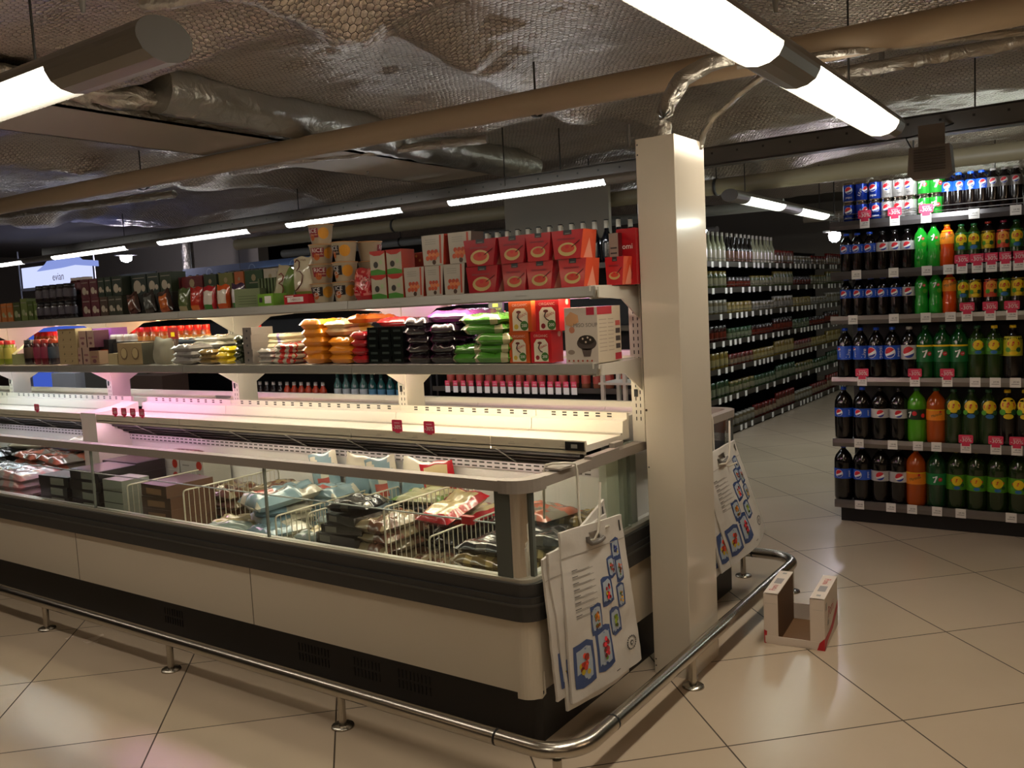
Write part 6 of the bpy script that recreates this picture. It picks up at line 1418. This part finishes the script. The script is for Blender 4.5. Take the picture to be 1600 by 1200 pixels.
mb = MB(); f = front(0.0); mb.pg([(-w/2, .0), (-w/2+.008, .0), (-w/2+.012, .05), (-w/2, .055)], CRD, f); mb.pg([(w/2-.03, .0), (w/2, 0), (w/2, .05), (w/2-.02, .03)], CRD, front(-.001)); mb.rect(-w/2+.006, h*.80, -w/2+fw-.004, h*.803, GREY, f); mb.rect(w/2-fw+.012, h*.78, w/2-.006, h*.783, GREY, f); mb.build('red_corner_print', tb)

# ================================================================ things beyond the freezer
def gondola(name, label, x0, x1, y, levels, deep=.45, top=1.75, mt=JB, lip=JL):
    o = thing(name, label, 'shelving', ((x0+x1)/2, y+deep/2, 0)); cx, cy = (x0+x1)/2, y+deep/2
    MB().box(x0-cx, x1-cx, -deep/2+.02, deep/2, 0, .08, mt).build('base_plinth', o); MB().box(x0-cx, x1-cx, deep/2-.02, deep/2, .08, top, mt).build('back_panel', o)
    for x in (x0-cx, x1-cx-.02): MB().box(x, x+.02, -deep/2+.05, deep/2, 0, top, mt).build('side_frame', o)
    for z in levels: mb = MB(); mb.box(x0-cx, x1-cx, -deep/2+.005, deep/2-.02, z-.02, z, mt); mb.box(x0-cx, x1-cx, -deep/2, -deep/2+.006, z-.035, z+.004, lip); mb.build('shelf', o)
    return o
GY = 5.62
g1 = gondola('beer_shelving', 'dark shelving behind the freezer carrying rows of bottles and pink price cards', -4.75, -2.75, GY, [.12, .40, .74, 1.20, 1.66], top=1.70)
g2 = gondola('water_shelving', 'dark shelving behind the freezer with water and juice bottles', -9.2, -4.80, GY, [.12, .45, .58, .90, 1.62], top=1.66)
def simple_bottle(h, r, glassm, capm, labm=None, nm='beer_bottle'):
    def mk():
        o = thing(nm, 'b', 'bottle'); mb = MB()
        mb.lathe([(0, 0), (r, 0), (r, h*.15), (r, h*.45), (r, h*.58), (r*.50, h*.74), (r*.44, h*.86)], [glassm, glassm, labm or glassm, glassm, glassm, glassm], 14); mb.build('bottle_body', o)
        MB().lathe([(r*.49, h*.80), (r*.47, h*.975), (r*.50, h*.975), (r*.50, h), (0, h)], [capm, capm, BLACK, BLACK], 12).build('foil_neck', o); return o
    return mk
wb = simple_bottle(.315, .036, mat('#0c1018', .12, coat=.6), mat('#c9c2ae', .4))
sb2 = simple_bottle(.25, .032, mat('#15120e', .12, coat=.6), mat('#a39a86', .4))
for rr in range(2):
    for i in range(17):
        x = -4.55+i*.098+rr*.045
        place('wb', wb, (x, GY+.08+rr*.1, 1.66), 0, 'dark bottle with a white foil neck, %s from the left in the %s row above the soup pouches' % (ORD[i], ['front', 'back'][rr]), 'white-necked bottles on the shelving behind')
for i in range(17):
    place('sb2', sb2, (-8.2+i*.12, GY+.1, 1.62), 0, 'small dark bottle, %s from the left in the row under the blue banner' % ORD[i], 'small dark bottles under the blue banner')
# pink price cards on the shelf at .78
mbx = []
for i in range(17):
    px = 699+i*12.35; p = onY(px, 597, GY-.005)
    mb = MB(); disc_card(mb, 0, 0, 0, .048, .045); mb.v = [(a+p.x, b+GY-.008, c+.772) for a, b, c in mb.v]; mb.box(p.x-.024, p.x+.024, GY-.006, GY-.003, .695, .748, PWHITE)
    o = mb.build('price_card', g1, (-g1.location.x, -g1.location.y, 0)); o['label'] = 'red and white price card'
yj = djar(shiny('#2a2a1c'), mat('#a89a2c', .4), mat('#4a4a30', .4), .16, .034)
cj = djar(shiny('#7a4a34'), mat('#b8b0a8', .4), mat('#9a3c30', .4), .14, .036)
for i in range(16): place('yj', yj, (-4.62+i*.085, GY+.07, .58), 0, 'dark jar with a yellow lid, %s from the left below the pink price cards' % ORD[i], 'yellow-lidded jars beyond the freezer') if False else None
for i in range(18): place('yj', yj, (-4.62+i*.098, GY+.07, .40), 0, 'dark jar with a yellow lid, %s from the left below the pink price cards' % ORD[i], 'yellow-lidded jars beyond the freezer')
for i in range(17): place('cj', cj, (-4.60+i*.10, GY+.07, .74), 0, 'brown jar, %s from the left above the pink price cards' % ORD[i], 'brown jars beyond the freezer')
wat = simple_bottle(.27, .038, mat('#3a5a54', .1, coat=.6), mat('#1c4a44', .4), mat('#a8b0b0', .4), 'water_bottle'); wat2 = simple_bottle(.27, .038, mat('#1c4a48', .1, coat=.6), mat('#1c4a44', .4), mat('#4a7a94', .4), 'water_bottle')
for i in range(9): place('wat%d' % (i > 3), wat if i < 4 else wat2, (-5.95+i*.11, GY+.07, .58), 0, '%s water bottle, %s from the left seen under the lower shelf' % (['pale-labelled', 'blue-labelled'][i > 3], ORD[i]), 'water bottles seen under the rack')
jc = simple_bottle(.18, .035, mat('#a8381c', .2, coat=.4), mat('#cfc8c0', .4), mat('#8a2c1c', .4), 'juice_bottle'); jd = simple_bottle(.18, .035, mat('#241a18', .2, coat=.4), mat('#cfc8c0', .4), None, 'juice_bottle')
for i in range(13): place('jc%d' % (i > 6), jd if i <= 6 else jc, (-7.35+i*.10, GY+.07, .58), 0, '%s juice bottle with a white cap, %s from the left seen under the lower shelf' % (['dark', 'orange-red'][i > 6], ORD[i]), 'white-capped juice bottles seen under the rack')
for i in range(5): put(carton(.15, .12, .11, mat('#4a4c54', .5), None, lambda mb, fn, w, h: mb.rect(-w*.2, h*.1, w*.3, h*.5, PWHITE, fn)), 'drink_pack', 'dark grey and white pack, %s from the left above the juice bottles' % ORD[i], 'packet', (-7.3+i*.17, GY+.08, .90), 0, 'grey packs above the juice bottles')
# white wire stand
st = thing('display_stand', 'white display stand glimpsed beyond the end of the freezer rack', 'stand', (-2.45, 4.62, 0)); SW = mat('#b8b4a8', .4)
for x in (-.13, .02): 
    for y in (0, .2): MB().box(x, x+.022, y, y+.022, 0, .96, SW).build('post', st)
for z in (.25, .5, .74, .885): MB().box(-.14, .13, -.01, .23, z, z+.012, SW).build('shelf', st)
# panel above the white-necked bottles
tag(MB().box(-4.45, -3.42, 6.38, 6.42, 1.9, 2.40, mat('#857c6c', .7)).tube([(-4.3, 6.40, 2.38), (-4.3, 6.40, 2.7)], .006, DARKG, 5).tube([(-3.6, 6.40, 2.38), (-3.6, 6.40, 2.7)], .006, DARKG, 5).build('suspended_board'), 'dull beige panel hanging behind the white-necked bottles', 'board')
mb = MB(); mb.box(-10.9, -8.0, 7.6, 7.63, 1.93, 2.12, mat('#2a4468', .6)); fn = front(7.6)
for x in (-10.3, -9.4, -8.6): mb.disc(x, 2.03, .07, mat('#5c7088'), fn, 12); mb.disc(x, 2.03, .055, mat('#2a4468', .6), lambda u, v: fn(u, v, 2), 12)
mb.tube([(-10.7, 7.615, 2.1), (-10.7, 7.615, 2.7)], .004, DARKG, 5); mb.tube([(-8.2, 7.615, 2.1), (-8.2, 7.615, 2.7)], .004, DARKG, 5)
tag(mb.build('hanging_banner'), 'dim blue banner above the small dark bottles', 'banner')
foil_duct('foil_duct', [(-11.6, 8.2, 2.74), (-11.6, 8.2, 2.05), (-11.5, 8.2, 2.0), (-9.9, 8.3, 2.0)], .09, 'short golden-looking foil duct left of the blue banner', FOIL, .01)
# big grey wall block and lit water cooler at the far left
S(MB().box(-16.5, -11.2, 9.2, 9.4, 0, 2.75, mat('#a09788', .9)), 'wall_1')
ev = thing('water_cooler', 'glowing blue and white water cooler with a lit name sign at the far left', 'cooler', (-13.0, 6.95, 0))
EW = mat('#c8ccd8', .4)
MB().box(-1.3, 1.3, .05, .7, 0, 1.75, mat('#b4b8c8', .5)).build('cabinet', ev)
MB().box(-1.15, 1.15, .04, .06, .2, 1.62, emis((.10, .20, 1.0), .35)).build('lit_interior', ev)
mb = MB(); mb.box(-1.0, .86, -.04, .04, 2.02, 2.33, emis((.62, .68, 1.0), .75)); mb.box(-1.05, .9, -.05, .045, 1.98, 2.02, EW)
mb.text('evian', .06, 2.14, .16, mat('#7a3040', .5), front(-.04, .004)); o = mb.build('lit_sign', ev)
mb = MB()
pk = [(-.45, 2.25), (-.2, 2.34), (0, 2.46), (.12, 2.38), (.28, 2.52), (.42, 2.40), (.55, 2.48), (.8, 2.34), (1.2, 2.30), (1.2, 2.22), (.6, 2.28), (.2, 2.26)]
mb.prism(pk, -.09, -.06, emis((.35, .45, 1.0), .5), fn=lambda p: (p[0], p[2], p[1])); mb.build('mountain_crest', ev)
for x in (-1.15, .98): MB().tube([(x, 0, 1.75), (x, 0, 2.6)], .012, EW, 6).build('sign_post', ev)
wbm = simple_bottle(.30, .045, mat('#3c5cc8', .1, coat=.6), mat('#a8c0f0', .4), mat('#2c4cb8', .4), 'water_bottle')
sh = thing('bottle_shelf', 'lit shelf of blue water bottles seen under the rack at the far left', 'shelving', (-11.3, 6.2, 0))
MB().box(-.95, .95, 0, .3, 0, .50, mat('#2a3c6a', .5)).build('cabinet', sh); MB().box(-.95, .95, .29, .31, .5, 1.0, emis((.25, .38, 1.0), .8)).build('lit_back', sh)
for i in range(15): place('wbm', wbm, (-12.12+i*.12, 6.3, .50), 0, 'blue-lit water bottle, %s from the left seen under the rack at the far left' % ORD[i], 'blue-lit water bottles')
# crates glimpsed under the rack
for i, (x, w, h, c, lb) in enumerate([(-9.75, .5, .88, '#b8bcc4', 'white case with a blue foot seen under the lower shelf'), (-8.95, .7, .92, '#5c5a54', 'large grey case seen under the lower shelf'), (-8.15, .55, .86, '#4a3830', 'brown case with orange fruit seen under the lower shelf')]):
    put(carton(w, .3, h, mat(c, .5)), 'storage_case', lb, 'case', (x, 5.3, 0), 0)
mb = MB(); mb.box(-.55, .30, -.02, 0, 1.7, 2.08, mat('#77797c', .5)); mb.box(-.5, .25, -.025, -.02, 1.74, 2.0, mat('#55585a', .5)); mb.box(-.5, -.45, -.02, 0, 0, 1.7, GREY); mb.box(.2, .25, -.02, 0, 0, 1.7, GREY)
tag(mb.build('sign_board', None, (-10.9, 7.0, 0)), 'grey framed board beside the lit water sign', 'sign')
